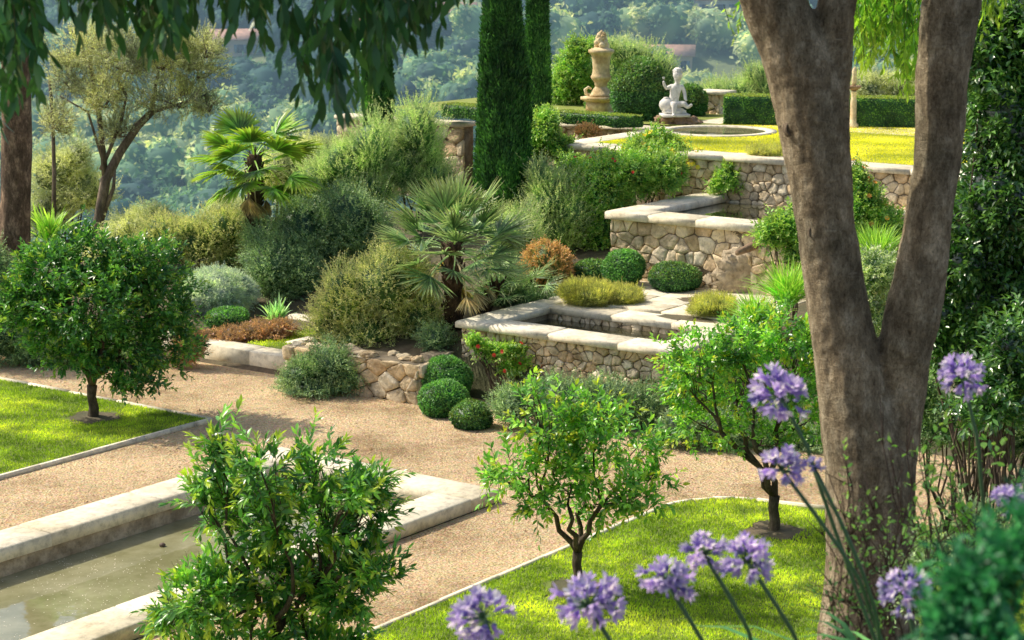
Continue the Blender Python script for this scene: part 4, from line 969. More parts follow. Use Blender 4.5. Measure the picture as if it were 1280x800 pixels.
S_ = shrub
# left: beyond the gravel
S_('silver_shrub', 'domed silver-grey shrub on the left, behind the small green dome', 'silver', [(270, 366, 50, 31)], 30.4, 101, core=.92, stem=False, lump=.06)
S_('ground_cover', 'low reddish brown groundcover spreading beside the raised bed turf', 'purple', [(255, 428, 28, 16), (290, 420, 32, 12), (325, 414, 34, 11), (352, 408, 18, 8)], 28.9, 102, stem=False, flower=('fl_pink', 40, .02))
S_('ground_cover', 'dull green and rust groundcover at the gravel edge right of the left citrus tree', 'purple', [(235, 428, 22, 20), (228, 445, 18, 10)], 27.9, 103, stem=False)
S_('golden_shrub', 'large golden-green mounded shrub spilling over the low wall left of the fan palm', 'golden', [(430, 375, 42, 50), (480, 355, 55, 52), (520, 395, 40, 42), (455, 415, 52, 34), (505, 345, 34, 34, .3), (415, 405, 30, 30)], 27.3, 104)
S_('trailing_shrub', 'dark trailing shrub reaching down onto the gravel left of the low wall', 'dark', [(378, 466, 30, 22), (412, 456, 34, 28), (440, 470, 22, 16), (395, 480, 50, 9)], 26.3, 105)
S_('dark_shrub', 'dense dark shrub under the left fan palm', 'dark', [(345, 335, 46, 50), (375, 290, 40, 50, .5), (330, 300, 30, 26, .6), (375, 345, 42, 42)], 31.2, 106)
S_('dark_shrub', 'grey-green rounded shrub between the two fan palms', 'dark', [(430, 275, 48, 50), (460, 300, 36, 46), (405, 320, 40, 36)], 31.8, 107)
S_('feathery_shrub', 'tall upright feathery shrub left of the tallest cypress', 'feather', [(520, 165, 34, 44), (535, 200, 22, 40), (500, 200, 36, 50), (540, 225, 36, 34)], 33.6, 108)
S_('feathery_shrub', 'wide feathery shrub between the left fan palm and the cypresses', 'feather', [(465, 190, 34, 44), (430, 205, 38, 36), (455, 240, 50, 34), (400, 225, 30, 26)], 33.2, 109)
S_('golden_shrub', 'yellow-green shrub in the gap left of the palm trunk, above the silver dome', 'golden', [(240, 300, 40, 36), (280, 290, 34, 38), (205, 295, 34, 32), (290, 325, 26, 26)], 32.8, 110)
S_('golden_shrub', 'pale bushy shrub behind the left citrus tree beside the olive trunks', 'olive', [(165, 290, 34, 30), (190, 275, 26, 22), (140, 310, 34, 24)], 33.6, 111)
S_('olive_bush', 'loose olive bush right of the left tree trunk', 'olive', [(70, 215, 36, 34), (105, 240, 36, 34), (60, 265, 34, 30), (95, 200, 20, 28)], 36, 112, dmul=.8)
S_('olive_bush', 'pale green bush at the lip of the valley behind the left fan palm', 'olive', [(395, 190, 40, 22), (350, 215, 40, 26), (290, 265, 30, 18)], 35.5, 113)
# centre, round the raised pools
S_('rust_shrub', 'domed orange and rust coloured shrub right of the fan palm', 'rust', [(683, 335, 34, 34)], 29.2, 114, core=.85, lump=.08)
S_('grassy_mound', 'low mossy yellow-green mound behind the middle raised pool', 'straw', [(740, 368, 36, 15), (775, 370, 30, 12), (722, 364, 22, 13)], 27.6, 115, core=.9, stem=False, zbase=.98, lump=.08)
S_('grassy_mound', 'small straw-coloured tuft right of the terrace paving', 'straw', [(893, 382, 30, 13)], 26.6, 116, core=.85, stem=False, zbase=.98)
S_('light_shrub', 'pale greyish shrub just right of the tallest cypress', 'feather', [(690, 245, 34, 40), (715, 265, 34, 44), (700, 290, 36, 34), (675, 225, 18, 30)], 31.0, 117)
S_('climbing_rose', 'leafy green climber with red-tinged shoots left of the upper raised pool', 'green', [(750, 235, 40, 42), (790, 220, 38, 30), (745, 285, 38, 46), (830, 215, 30, 26), (715, 225, 26, 30, .4)], 31.2, 118, flower=('fl_red', 26, .03))
S_('yellow_rose', 'yellow-flowered rose bush in the bed along the side wall', 'green', [(830, 200, 32, 22), (865, 205, 26, 16), (800, 190, 24, 16)], 32.3, 119, flower=('fl_yellow', 60, .05), zbase=1.5)
S_('wall_climber', 'dark leafy climber on the terrace wall above the upper raised pool', 'green', [(912, 222, 20, 16), (928, 234, 10, 8), (895, 232, 10, 8)], 31.55, 120, zbase=1.9, stem=False, deep=.5)
S_('tall_weed', 'thin plant with yellow buds rising in front of the terrace wall coping', 'green', [(820, 172, 12, 14), (838, 178, 14, 10), (800, 178, 10, 8)], 32.6, 121, flower=('fl_yellow', 8, .05), zbase=1.6, core=0)
S_('red_shrub', 'small red-leaved shrub below the hedge by the side wall', 'rust', [(735, 164, 16, 6)], 36.2, 122, zbase=2.3, stem=False)
S_('green_shrub', 'leafy shrub at the right foot of the tallest cypress', 'green', [(680, 160, 20, 24), (665, 190, 18, 30), (700, 185, 18, 16)], 33.4, 123)
S_('wall_climber', 'red-flowered creeper hanging over the front of the middle raised pool', 'green', [(600, 432, 12, 9), (618, 440, 14, 10), (640, 438, 18, 9), (665, 452, 16, 14), (690, 455, 18, 12), (712, 470, 20, 14), (740, 474, 16, 14), (640, 460, 18, 10), (590, 425, 6, 10)], 25.75, 124, flower=('fl_red', 26, .035), zbase=0, core=.5, dmul=.8, deep=.35)
S_('dark_shrub', 'dark low shrub at the foot of the middle raised pool, behind the small citrus sapling', 'dark', [(650, 505, 40, 26), (700, 500, 46, 34), (755, 505, 46, 36), (805, 515, 34, 34), (740, 540, 50, 20)], 24.4, 125)
S_('green_shrub', 'leafy shrub below the fan palm beside the low wall', 'dark', [(545, 425, 22, 22), (570, 440, 16, 12)], 26.6, 126)
S_('rosemary', 'mixed low planting around the foot of the fan palm', 'dark', [(625, 365, 26, 22), (655, 372, 26, 16), (600, 385, 20, 16), (690, 378, 24, 12)], 28.2, 127, zbase=.8)
S_('light_shrub', 'grey-green shrub filling the gap at the foot of the tallest cypress', 'feather', [(650, 290, 30, 34), (640, 320, 26, 26), (625, 285, 20, 24)], 30.2, 141)
# right of the pools
S_('yellow_shrub', 'yellow-green shrub at the spout of the upper raised pool, left of the big trunk', 'green', [(985, 285, 26, 22), (965, 290, 20, 14), (1000, 310, 22, 22)], 26.5, 128)
S_('green_shrub', 'flowering green shrub seen between the two stems of the big tree', 'green', [(1080, 260, 26, 30), (1100, 285, 30, 26), (1070, 225, 12, 22)], 26.0, 129, flower=('fl_orange', 22, .04))
S_('variegated_shrub', 'cream-flecked shrub low between the two stems of the big tree', 'varieg', [(1090, 345, 32, 34), (1085, 400, 32, 36)], 22.5, 130)
S_('camellia', 'large glossy dark-leaved camellia filling the right edge', 'camellia', [(1230, 60, 40, 60), (1265, 150, 60, 70), (1250, 260, 64, 70), (1215, 330, 50, 60), (1290, 380, 70, 70), (1210, 430, 46, 50), (1260, 470, 60, 50), (1310, 40, 60, 90), (1310, 250, 60, 90), (1175, 400, 28, 50), (1240, 380, 60, 60)], 18.6, 131, core=.82)
S_('green_shrub', 'loose glossy shrub in front of the camellia at the right edge', 'camellia', [(1262, 440, 30, 46), (1240, 500, 40, 40)], 16.5, 132, dmul=.6, core=.5)
S_('dark_shrub', 'dark undergrowth low behind the right side of the big trunk', 'dark', [(1180, 530, 44, 34), (1240, 545, 46, 34), (1285, 540, 40, 40), (1150, 490, 26, 40)], 19.3, 133)
S_('dark_shrub', 'dark low bushes at the far gravel edge behind the yellow-tipped citrus', 'dark', [(850, 535, 30, 30), (900, 540, 40, 30), (1010, 555, 40, 26), (960, 550, 30, 30)], 23.4, 134)
# behind the fountain
S_('garden_tree', 'sunlit bushy tree left of the stone urn', 'green', [(718, 85, 26, 34), (705, 110, 20, 26), (735, 110, 20, 26), (725, 60, 18, 14)], 41.5, 135, dmul=.8, zbase=2.2)
S_('garden_tree', 'yellow-green tree between the urn and the statue, behind the yew', 'feather', [(785, 70, 26, 22), (805, 90, 30, 34), (770, 95, 24, 34), (830, 95, 20, 26), (760, 60, 16, 14)], 42.5, 136, dmul=.8, zbase=2.0)
S_('pale_bush', 'pale fringe of bushes beyond the pier and hedge', 'feather', [(890, 115, 26, 14), (925, 112, 30, 16), (960, 108, 28, 18), (945, 95, 18, 18)], 44, 137, zbase=1.2)
S_('pale_bush', 'light bushes beyond the far hedge right of the stone post', 'olive', [(1085, 108, 26, 20), (1120, 110, 26, 18), (1150, 100, 30, 24)], 43, 138, zbase=1.2)
S_('green_shrub', 'small cushion plant on the terrace coping left of the big trunk', 'straw', [(960, 190, 22, 6)], 31.6, 139, zbase=2.55, stem=False, core=.9)

# spiky tufts
def spikes(name, label, x, y, Y, n, L, w, spread, seed, mat='spike', zb=None, cat='plant', droop=.25):
    g = np.random.default_rng(seed); c = at(x, y, Y); 
    if zb is not None: c.z = zb
    d = nrm(g.normal(size=(n, 3))*np.array([spread, spread, .25])+np.array([0, 0, 1.])); P = np.array(c)+g.normal(size=(n, 3))*np.array([.05, .05, .02]); k = 6
    LL_ = L*g.uniform(.6, 1.1, n); s = nrm(np.cross(d, np.array([0, 0, 1.])+g.normal(size=(n, 3))*.2)); V = []; 
    ts = [0, .3, .6, .85, 1.]; ws = [.7, 1., .8, .45, .03]
    for t_, w_ in zip(ts, ws):
        q = P+d*(LL_*t_)[:, None]-np.array([0, 0, 1.])*(droop*LL_*t_**2.2)[:, None]
        V += [q+s*(w*w_/2), q-s*(w*w_/2)]
    V = np.stack(V, 1).reshape(-1, 3); f = np.array([[2*i, 2*i+1, 2*i+3, 2*i+2] for i in range(4)]); F = (f[None]+np.arange(n)[:, None, None]*10).reshape(-1, 4)
    tip = np.tile(np.repeat(ts, 2), n)
    o = mesh_obj(name, V, F, M[mat], None, {'rnd': np.repeat(g.uniform(0, 1, n), 10), 'tip': tip}); return tag(o, label, cat)
M['spike'] = leaf_mat('spiky_leaf', (.03, .11, .02), (.07, .2, .03), (.16, .32, .05), tip=(.4, .5, .08), tipamt=.5, rough=.45, trans=.4, clump=3)
M['iris'] = leaf_mat('iris_leaf', (.06, .13, .06), (.1, .19, .1), (.16, .26, .14), rough=.5, trans=.3, clump=3)
spikes('spiky_grass', 'fresh green spiky tuft right of the terrace paving', 945, 405, 25.9, 520, .62, .013, .75, 1)
spikes('spiky_grass', 'taller spiky tuft against the big trunk, below the yellow-green shrub', 985, 378, 25.4, 620, .78, .013, .7, 2)
spikes('spiky_grass', 'fine grassy tuft in the gap between the two big stems', 1095, 330, 24.2, 500, .7, .013, .5, 3)
spikes('iris_clump', 'sword-leaved iris clump behind the raised bed turf', 345, 402, 29.5, 70, .5, .03, .45, 4, 'iris')
spikes('ornamental_grass', 'bright sword-leaved tuft beside the left tree trunk', 62, 300, 31, 90, .8, .04, .5, 5, 'spike')

# ================================================================== PALMS
M['fan'] = leaf_mat('fan_palm_green', (.02, .1, .018), (.055, .19, .03), (.15, .32, .05), tip=(.5, .55, .06), tipamt=.6, rough=.35, trans=.3, clump=4, gain=1.25)
M['fan2'] = leaf_mat('dwarf_palm_green', (.02, .08, .03), (.065, .16, .06), (.16, .27, .1), tip=(.48, .48, .2), tipamt=.6, rough=.38, trans=.3, clump=4, gain=1.5, tcol=GT)
M['fan_dry'] = leaf_mat('dry_frond', (.2, .15, .08), (.36, .28, .16), (.5, .42, .28), rough=.7, trans=.3, clump=4, gain=1.)
M['palmfibre'] = bark_mat('palm_fibre', (.025, .018, .012), (.08, .05, .03), (.18, .12, .07), 14, (1, 1, .5), 1.)
def frond_geo(g, petiole, r, nseg, arc, wseg, sag, fold=.5):
    V, F, rn, tp = [], [], [], []; n0 = 0
    def strip(P0, d, nrm_, L, w, r_):
        nonlocal n0
        s = d.cross(nrm_).normalized(); ts = [0, .45, .75, 1.]; ws = [.35, 1., .7, .06]
        for t, wk in zip(ts, ws):
            c = P0+d*L*t-Vector((0, 0, 1))*sag*L*t**2.5; hw = w*wk/2
            V.extend([c-s*hw+nrm_*hw*fold, c, c+s*hw+nrm_*hw*fold]); rn.extend([r_]*3); tp.extend([t**2]*3)
        for i in range(3): a = n0+i*3; F.extend([(a, a+1, a+4, a+3), (a+1, a+2, a+5, a+4)])
        n0 += 12
    # petiole along +X, fan in the XY plane beyond it
    pe = Vector((petiole, 0, 0)); seg = 5; 
    for i in range(seg+1):
        t = i/seg; c = Vector((petiole*t, 0, petiole*.12*math.sin(PI*t))); w = .016*(1-.4*t)
        V.extend([c+Vector((0, -w, 0)), c+Vector((0, 0, w*.7)), c+Vector((0, w, 0))]); rn.extend([.9]*3); tp.extend([0.3]*3)
    for i in range(seg): a = i*3; F.extend([(a, a+1, a+4, a+3), (a+1, a+2, a+5, a+4)])
    n0 = (seg+1)*3
    for i in range(nseg):
        a = -arc/2+arc*i/(nseg-1); L = r*(.72+.28*math.cos(a*.5))*g.uniform(.93, 1.05); lift = .16*math.cos(a)+.05*g.normal()
        d = Vector((math.cos(a), math.sin(a), lift)).normalized(); strip(pe, d, Vector((-.1, 0, 1)).normalized(), L, wseg, g.uniform(0, 1))
    return np.array([tuple(v) for v in V]), np.array(F), np.array(rn), np.array(tp)
def palm(name, label, crown, base, nf, petiole, r, nseg, wseg, mat, seed, tr, elev=(-.6, 1.35), sag=.12, dry=4, arc=4.6):
    g = np.random.default_rng(seed); random.seed(seed); crown = Vector(crown); base = Vector(base)
    t = thing(name, base, label, 'palm'); mb = MB(); n = 14; pts = [base.lerp(crown, i/n) for i in range(n+1)]
    mb.tube(pts, [tr*(1+.16*(i % 2)+.1*math.sin(i)) for i in range(n+1)], 14, wob=.25)
    L = (crown-base).length
    for i in range(int(L*70)):
        z = g.uniform(0, 1); a = i*2.4; c = base.lerp(crown, z); o = Vector((math.cos(a), math.sin(a), 0)); p = c+o*tr*.9
        mb.tube([p, p+o*.05+Vector((0, 0, .05)), p+o*.07+Vector((0, 0, .12))], [.022, .016, .006], 5)
    mb.build('trunk', M['palmfibre'], t)
    meshes = []
    for k in range(3):
        V, F, rn, tp = frond_geo(g, petiole, r, nseg, arc, wseg, sag); me_o = mesh_obj('frond', V, F, M[mat], None, {'rnd': rn, 'tip': tp}); meshes.append(me_o.data); bpy.data.objects.remove(me_o)
    V, F, rn, tp = frond_geo(g, petiole, r*.55, nseg-4, arc*.6, wseg*.6, sag*2.5); mo = mesh_obj('frond', V, F, M['fan_dry'], None, {'rnd': rn, 'tip': tp}); dm = mo.data; bpy.data.objects.remove(mo)
    for i in range(nf+dry):
        q = i/nf; isdry = i >= nf; a = i*2.39996+g.uniform(-.2, .2)
        el = (elev[1]+(elev[0]-elev[1])*q**.8 if not isdry else elev[0]-.5)+g.uniform(-.12, .12)
        o = bpy.data.objects.new('frond', dm if isdry else meshes[i % 3]); C.objects.link(o); o.parent = t
        o.location = crown-base+Vector((0, 0, -.05-.12*q)); roll = g.uniform(-.6, .6); s = g.uniform(.85, 1.08)*(1-.12*(1-q))
        o.rotation_mode = 'QUATERNION'
        o.rotation_quaternion = (Matrix.Rotation(a, 3, 'Z') @ Matrix.Rotation(-el, 3, 'Y') @ Matrix.Rotation(roll, 3, 'X')).to_quaternion(); o.scale = (s, s, s)
        if isdry: o['label'] = 'dry straw-coloured frond hanging below the crown'
    return t
PA = at(318, 193, 32.); palm('fan_palm', 'tall fan palm with broad bright green fans on the left, above the dark shrub', PA, (PA.x-.03, 32, .9), 20, .62, .6, 26, .075, 'fan', 1, .1, (-.85, .95), .12, 5, 2.9)
PB = at(566, 302, 27.2); palm('fan_palm', 'dwarf fan palm in the centre with a dense burst of stiff grey-green fans', PB, (PB.x, 27.2, .7), 42, .66, .56, 24, .036, 'fan2', 2, .11, (-.38, 1.35), .05, 7, 2.6)
PC = at(610, 372, 27.7); palm('fan_palm', 'small second stem of fan palm leaning at the right of the central one', PC+Vector((.15, 0, .22)), (PC.x-.08, 27.8, .75), 13, .36, .4, 22, .018, 'fan2', 3, .05, (-.3, 1.2), .12, 2, 3.4)
PD = at(662, 352, 28.3); palm('fan_palm', 'low fan palm shoot beside the rust-coloured shrub', PD, (PD.x-.1, 28.3, .85), 9, .3, .4, 20, .018, 'fan2', 4, .04, (-.1, .9), .15, 1, 3.2)

# ================================================================== OLIVE and left-hand trunk
M['olivebark'] = bark_mat('olive_bark', (.06, .05, .04), (.16, .13, .1), (.3, .25, .19), 9)
def polytree(name, label, Y, base, limbs, lobes, st, seed, bark, cat='tree', ry=1.2, dmul=1.):
    g = np.random.default_rng(seed); random.seed(seed); b = at(base[0], base[1], Y); t = thing(name, b, label, cat); k = mpp(Y)
    for i, (pts, w0, w1) in enumerate(limbs):
        mb = MB(); P = [at(x, y, Y+(q[0] if q else 0)) for x, y, *q in pts]; n = len(P)
        mb.tube(P, [(w0+(w1-w0)*j/(n-1))*k/2 for j in range(n)], 10, wob=.16); mb.build('trunk' if i == 0 else 'limb', M[bark], t, True)
    s = dict(ST[st]); mat = s.pop('mat'); dens = s.pop('dens')*dmul; tl, nl, L, W = s.pop('tl'), s.pop('nl'), s.pop('L'), s.pop('W'); s['inner'] = .15
    fo = Foliage(); tw = MB()
    for i, (x, y, rx, r_, dy) in enumerate(lobes):
        c = at(x, y, Y+dy); R3 = (rx*k, rx*k*ry, r_*k); area = 4*PI*R3[0]*R3[2]
        S, D = blob_leaves(fo, g, c, R3, int(area*dens), tl, nl, L, W, lump=.3, seed=seed+i, gap=-.02, **s); twig_mesh(tw, S, D, tl, .004)
        for _ in range(4):
            d = Vector(g.normal(size=3)).normalized(); tw.tube(wander(c-Vector((0, 0, R3[2]*.5)), c+Vector((d.x*R3[0], d.y*R3[1], d.z*R3[2]))*.8, 4, .2), taper(.02, .005, 4), 5)
    o = fo.build('crown', M[mat], t); q = tw.build('twigs', M[bark], t); q.parent = o
    return t
polytree('olive_tree', 'leaning many-stemmed olive tree with thin pale foliage at the edge of the valley', 34.5, (120, 330),
  [([(118, 330), (122, 285), (132, 225), (150, 190), (172, 158), (190, 140)], 15, 9), ([(132, 225), (126, 160), (118, 110), (112, 75)], 8, 5), ([(126, 212), (136, 190), (152, 150), (158, 120)], 6, 3),
   ([(190, 140), (194, 110), (198, 88)], 6, 3), ([(190, 140), (215, 133), (240, 125), (258, 118)], 5, 2), ([(132, 212), (110, 140), (75, 120)], 4, 2), ([(66, 330), (68, 220), (66, 150), (62, 100)], 6, 4), ([(158, 120), (145, 95), (128, 75)], 4, 2), ([(125, 280), (142, 235), (144, 210)], 7, 3)],
  [(110, 60, 46, 36, .2), (160, 70, 44, 38, -.2), (205, 70, 42, 34, 0), (246, 82, 38, 34, .2), (225, 120, 48, 28, 0), (180, 118, 40, 30, .3), (130, 118, 34, 32, -.3), (88, 95, 34, 34, 0), (205, 42, 36, 22, 0), (256, 60, 28, 24, .1), (72, 150, 26, 26, 0), (150, 160, 26, 22, 0), (262, 130, 24, 18, 0)],
  'olive', 61, 'olivebark', dmul=.95)
M['leftbark'] = bark_mat('flaking_bark', (.045, .03, .02), (.15, .1, .07), (.55, .38, .26), 8, (1, 1, .45), 1.)
M['darkleaf'] = leaf_mat('hanging_leaf', (.008, .045, .018), (.018, .075, .025), (.045, .13, .035), tip=(.08, .2, .05), tipamt=.3, rough=.4, trans=.16, clump=1.5, gain=1.5)  # dark tone stands for canopy shade; same tree as the sunlit leaves
t_ = polytree('tall_tree', 'straight flaking trunk at the left edge behind the round citrus tree', 29.0, (14, 450),
  [([(10, 455), (14, 400), (16, 330), (20, 250), (22, 180), (20, 100), (16, 0), (10, -120), (4, -200)], 46, 30), ([(20, 60), (-30, -60), (-80, -150)], 16, 8), ([(18, 20), (60, -100), (90, -180)], 16, 8)],
  [(-40, -180, 80, 50, 0), (40, -200, 70, 50, 1), (0, -240, 90, 50, 0), (-70, -90, 50, 40, .5)], 'dark', 62, 'leftbark', dmul=.5)
S_('dark_shrub', 'dark undergrowth at the foot of the left tree trunk', 'dark', [(-10, 420, 50, 34), (45, 435, 46, 20), (90, 440, 40, 16), (-30, 340, 50, 60), (150, 430, 40, 22)], 28.2, 140)
# ================================================================== BIG FORKED TREE
TY = 12.0; kk = mpp(TY); random.seed(77)
M['bigbark'] = bark_mat('smooth_grey_brown_bark', (.13, .098, .06), (.33, .265, .17), (.7, .6, .43), 9, (1.4, 1.4, .7), 1., .85, ring=1)
TB = at(1086, 903, TY)
bt = thing('big_tree', TB, 'big forked tree in the right foreground with smooth grey-brown bark and overhanging leaves', 'tree')
def path(pts): return [(at(x, y, TY+(d[0] if d else 0)), w*kk/2) for x, y, w, *d in pts]
raw = MB()
def tb(pts):
    q = path(pts); 
    # resample smoothly
    P = [p for p, r in q]; R_q = [r for p, r in q]; o = []; ro = []
    for i in range(len(P)-1):
        p0, p1, p2, p3 = P[max(0, i-1)], P[i], P[i+1], P[min(len(P)-1, i+2)]
        for j in range(6):
            t = j/6; o.append(.5*((2*p1)+(-p0+p2)*t+(2*p0-5*p1+4*p2-p3)*t*t+(-p0+3*p1-3*p2+p3)*t**3)); ro.append(R_q[i]+(R_q[i+1]-R_q[i])*t)
    o.append(P[-1]); ro.append(R_q[-1]); raw.tube(o, ro, 20)
tb([(1086, 930, 210), (1086, 880, 160), (1087, 800, 132), (1087, 700, 118), (1086, 600, 112), (1078, 540, 108), (1066, 490, 92), (1052, 420, 84), (1041, 350, 76), (1032, 280, 71), (1024, 200, 81), (1018, 150, 90), (1008, 105, 92), (990, 55, 84), (968, 5, 82), (945, -60, 76), (915, -150, 66), (880, -260, 52), (850, -360, 36)])
tb([(1108, 760, 60), (1110, 680, 70), (1116, 600, 62), (1124, 530, 62), (1130, 480, 62), (1132, 440, 72), (1140, 400, 72), (1150, 350, 66), (1158, 300, 62), (1166, 240, 60), (1173, 180, 61), (1178, 100, 64), (1184, 40, 70), (1190, 0, 74), (1200, -80, 66), (1220, -180, 54), (1250, -300, 40)])
tb([(1034, 150, 58), (1036, 100, 56), (1040, 50, 52), (1046, 0, 48), (1060, -80, 42), (1090, -200, 32), (1110, -320, 22)])
tb([(1050, 860, 70, -.2), (1052, 780, 60, -.1), (1060, 700, 60), (1066, 620, 50)])
tb([(1125, 870, 60, .1), (1120, 790, 50, .05), (1112, 700, 50)])
tb([(1186, 30, 40), (1205, -20, 42), (1235, -90, 34), (1290, -180, 24)])
ro_ = raw.build('raw', None); md = ro_.modifiers.new('r', 'REMESH'); md.mode = 'VOXEL'; md.voxel_size = .014; md.use_smooth_shade = True
sm2 = ro_.modifiers.new('s', 'SMOOTH'); sm2.factor = .5; sm2.iterations = 6
bpy.context.view_layer.update(); dg = bpy.context.evaluated_depsgraph_get(); m2 = bpy.data.meshes.new_from_object(ro_.evaluated_get(dg))
n = len(m2.vertices); V = np.zeros(n*3); m2.vertices.foreach_get('co', V); V = V.reshape(-1, 3); N = np.zeros(n*3); m2.vertices.foreach_get('normal', N); N = N.reshape(-1, 3)
Fq = [list(p.vertices) for p in m2.polygons]; bpy.data.objects.remove(ro_)
S3 = V*np.array([1, 1, .35]); V = V+N*(.012*snoise(S3, 5, 3)+.006*snoise(S3, 16, 4)+.003*snoise(V*np.array([1, 1, 3.]), 22, 5))[:, None]
mesh_obj('trunk', V, [np.array([f for f in Fq if len(f) == 4])]+([np.array([f for f in Fq if len(f) == 3])] if any(len(f) == 3 for f in Fq) else []), M['bigbark'], bt, {'rnd': np.full(n, .5)}, True)
M['knot'] = bark_mat('knot_bark', (.06, .045, .03), (.17, .13, .09), (.3, .24, .17), 14)
def knot(x, y, w, r, tilt=0):
    c = at(x, y, TY); c.y -= w*kk/2*.86; mb = MB(); 
    prof = [(r*.15, .012), (r*.4, .02), (r*.62, .008), (r*.8, .03), (r, .028), (r*1.25, .004), (r*1.4, -.02)]; V = []; m = 18
    for q, (a, h) in enumerate(prof):
        for j in range(m):
            th = 2*PI*j/m; V.append((c.x+a*math.cos(th)*.85, c.y-h+.01+math.sin(th)*0, c.z+a*math.sin(th)*1.1*(1+.08*math.sin(3*th))))
    mb.add(V, [(i*m+j, (i+1)*m+j, (i+1)*m+(j+1) % m, i*m+(j+1) % m) for i in range(len(prof)-1) for j in range(m)]+[tuple(range(m))]); mb.build('knot', M['knot'], bt, True)
knot(986, 158, 50, .04); knot(1014, 286, 56, .04); knot(1050, 68, 40, .025)
# vertical row of small scars along the left stem
mb = MB()
for i in range(16):
    y = 82+i*13+random.uniform(-4, 4); x = np.interp(y, [70, 150, 270], [1049, 1053, 1052]); c = at(x, y, TY); c.y -= .115
    V_ = rockmesh(c, (.022, .012, .009), i, .3); mb.addnp(V_, Ft, np.full(len(V_), .5))
mb.build('bark_scars', M['bigbark'], bt, True)
# overhead limbs towards the left
mb = MB()
L1 = [at(905, -185, TY), at(800, -260, 11.4), at(640, -240, 10.6), at(480, -200, 10.0), at(330, -190, 9.6), at(160, -170, 9.5), at(10, -150, 9.6)]
mb.tube(L1, [.09, .075, .06, .05, .04, .03, .015], 10, wob=.12)
tips = []
for i in range(26):
    s_ = random.choice(L1[2:]); e = s_+Vector((random.uniform(-.9, .9), random.uniform(-.8, .8), random.uniform(-.35, .35))); mb.tube(wander(s_, e, 4, .2), taper(.02, .006, 4), 6)
for s_, e in ((at(1110, -300, TY), at(1130, -120, 13)), (at(1250, -280, TY), at(1250, -120, 13)), (at(1200, -80, TY), at(1120, -90, 13))): mb.tube(wander(s_, e, 4, .15), taper(.03, .012, 4), 8)
mb.build('limbs', M['bigbark'], bt, True)
g = np.random.default_rng(5)
bx_ = [-20, 0, 30, 52, 62, 100, 135, 180, 215, 235, 250, 268, 285, 320, 335, 350, 370, 395, 410, 435, 450, 470, 490, 505, 520, 545, 560, 580, 600]
by_ = [165, 165, 160, 130, 66, 56, 50, 76, 80, 40, 12, 8, 28, 46, 95, 130, 150, 145, 140, 158, 135, 120, 60, 62, 66, 92, 18, 20, 2]
def hang(n, xs_, bfn, Yr, top=-130, tl=.42, nl=13, L=.125, W=.036):
    x = g.choice(xs_, n)+g.uniform(-8, 8, n) if not isinstance(xs_, tuple) else g.uniform(xs_[0], xs_[1], n)
    Yd = g.uniform(Yr[0], Yr[1], n); yb = np.array([bfn(a) for a in x]); u = g.uniform(0, 1, n)**.6; yt = top+(yb-top)*u
    S = np.array([tuple(at(a, b, c)) for a, b, c in zip(x, yt, Yd)]); S[:, 2] += tl*.93+.03
    D = nrm(np.stack([g.normal(size=n)*.28, g.normal(size=n)*.28, np.full(n, -1.)], 1)); S[:, 0] -= D[:, 0]*tl; S[:, 1] -= D[:, 1]*tl
    return S, D, tl
fo = Foliage(); tw = MB()
S, D, tl = hang(310, (-20, 600), lambda a: np.interp(a, bx_, by_)-6, (8.6, 10.2))
fo.add(twig_leaves(g, S, D, tl, 9, .165, .056, ang=.5, fine=True, grav=.05, upn=.5, up=(0, -1, .3), fold=.2, droop=.1)); twig_mesh(tw, S, D, tl, .003)
# unseen crown above the picture, added to complete the tree and shade the leaves
for (x, y, rx, ry, Y) in ((100, -330, 200, 100, 9.8), (330, -330, 200, 110, 10), (560, -340, 200, 110, 10.4), (800, -380, 220, 120, 11.3), (1050, -420, 220, 120, 12), (1280, -380, 180, 120, 12.4), (-80, -260, 120, 110, 9.6)):
    k_ = mpp(Y); S_b, D_b = blob_leaves(fo, g, at(x, y, Y), (rx*k_, rx*k_*1.1, ry*k_), 420, .42, 9, .13, .042, inner=.3, up=-.3, jit=.6, ang=.7, grav=.2, seed=int(x+900)); twig_mesh(tw, S_b, D_b, .42, .004)
o = fo.build('leaves', M['darkleaf'], bt); q = tw.build('twigs', M['twig'], bt); q.parent = o
# sunlit leaves hanging between and beside the stems
M['sunleaf'] = leaf_mat('sunlit_leaf', (.03, .1, .02), (.07, .17, .025), (.15, .27, .03), tip=(.4, .45, .05), tipamt=.5, rough=.35, trans=.45, clump=2.5)  # brighter copy of the hanging leaf, sunlight put into its colour
fo = Foliage(); tw = MB()
S, D, tl = hang(330, (1040, 1160), lambda a: np.interp(a, [1040, 1065, 1080, 1095, 1115, 1130, 1160], [60, 72, 100, 78, 100, 130, 122])-4, (12.6, 14.2), -90, .4)
fo.add(twig_leaves(g, S, D, tl, 10, .11, .034, ang=.6, fine=True, grav=.05, upn=.2, up=(0, -1, .3))); twig_mesh(tw, S, D, tl, .003)
S, D, tl = hang(60, (1205, 1262), lambda a: np.interp(a, [1205, 1230, 1262], [20, 40, 8]), (12.3, 13.2), -90, .4)
fo.add(twig_leaves(g, S, D, tl, 10, .11, .034, ang=.6, fine=True, grav=.05, upn=.2, up=(0, -1, .3))); twig_mesh(tw, S, D, tl, .003)
S, D, tl = hang(5, (915, 925), lambda a: 52., (12.2, 12.5), 0, .2)
fo.add(twig_leaves(g, S, D, tl, 6, .07, .025, ang=.8, fine=True, upn=.2, up=(0, -1, .3))); twig_mesh(tw, S, D, tl, .003)
o = fo.build('sunlit_leaves', M['sunleaf'], bt); q = tw.build('twigs', M['twig'], bt); q.parent = o

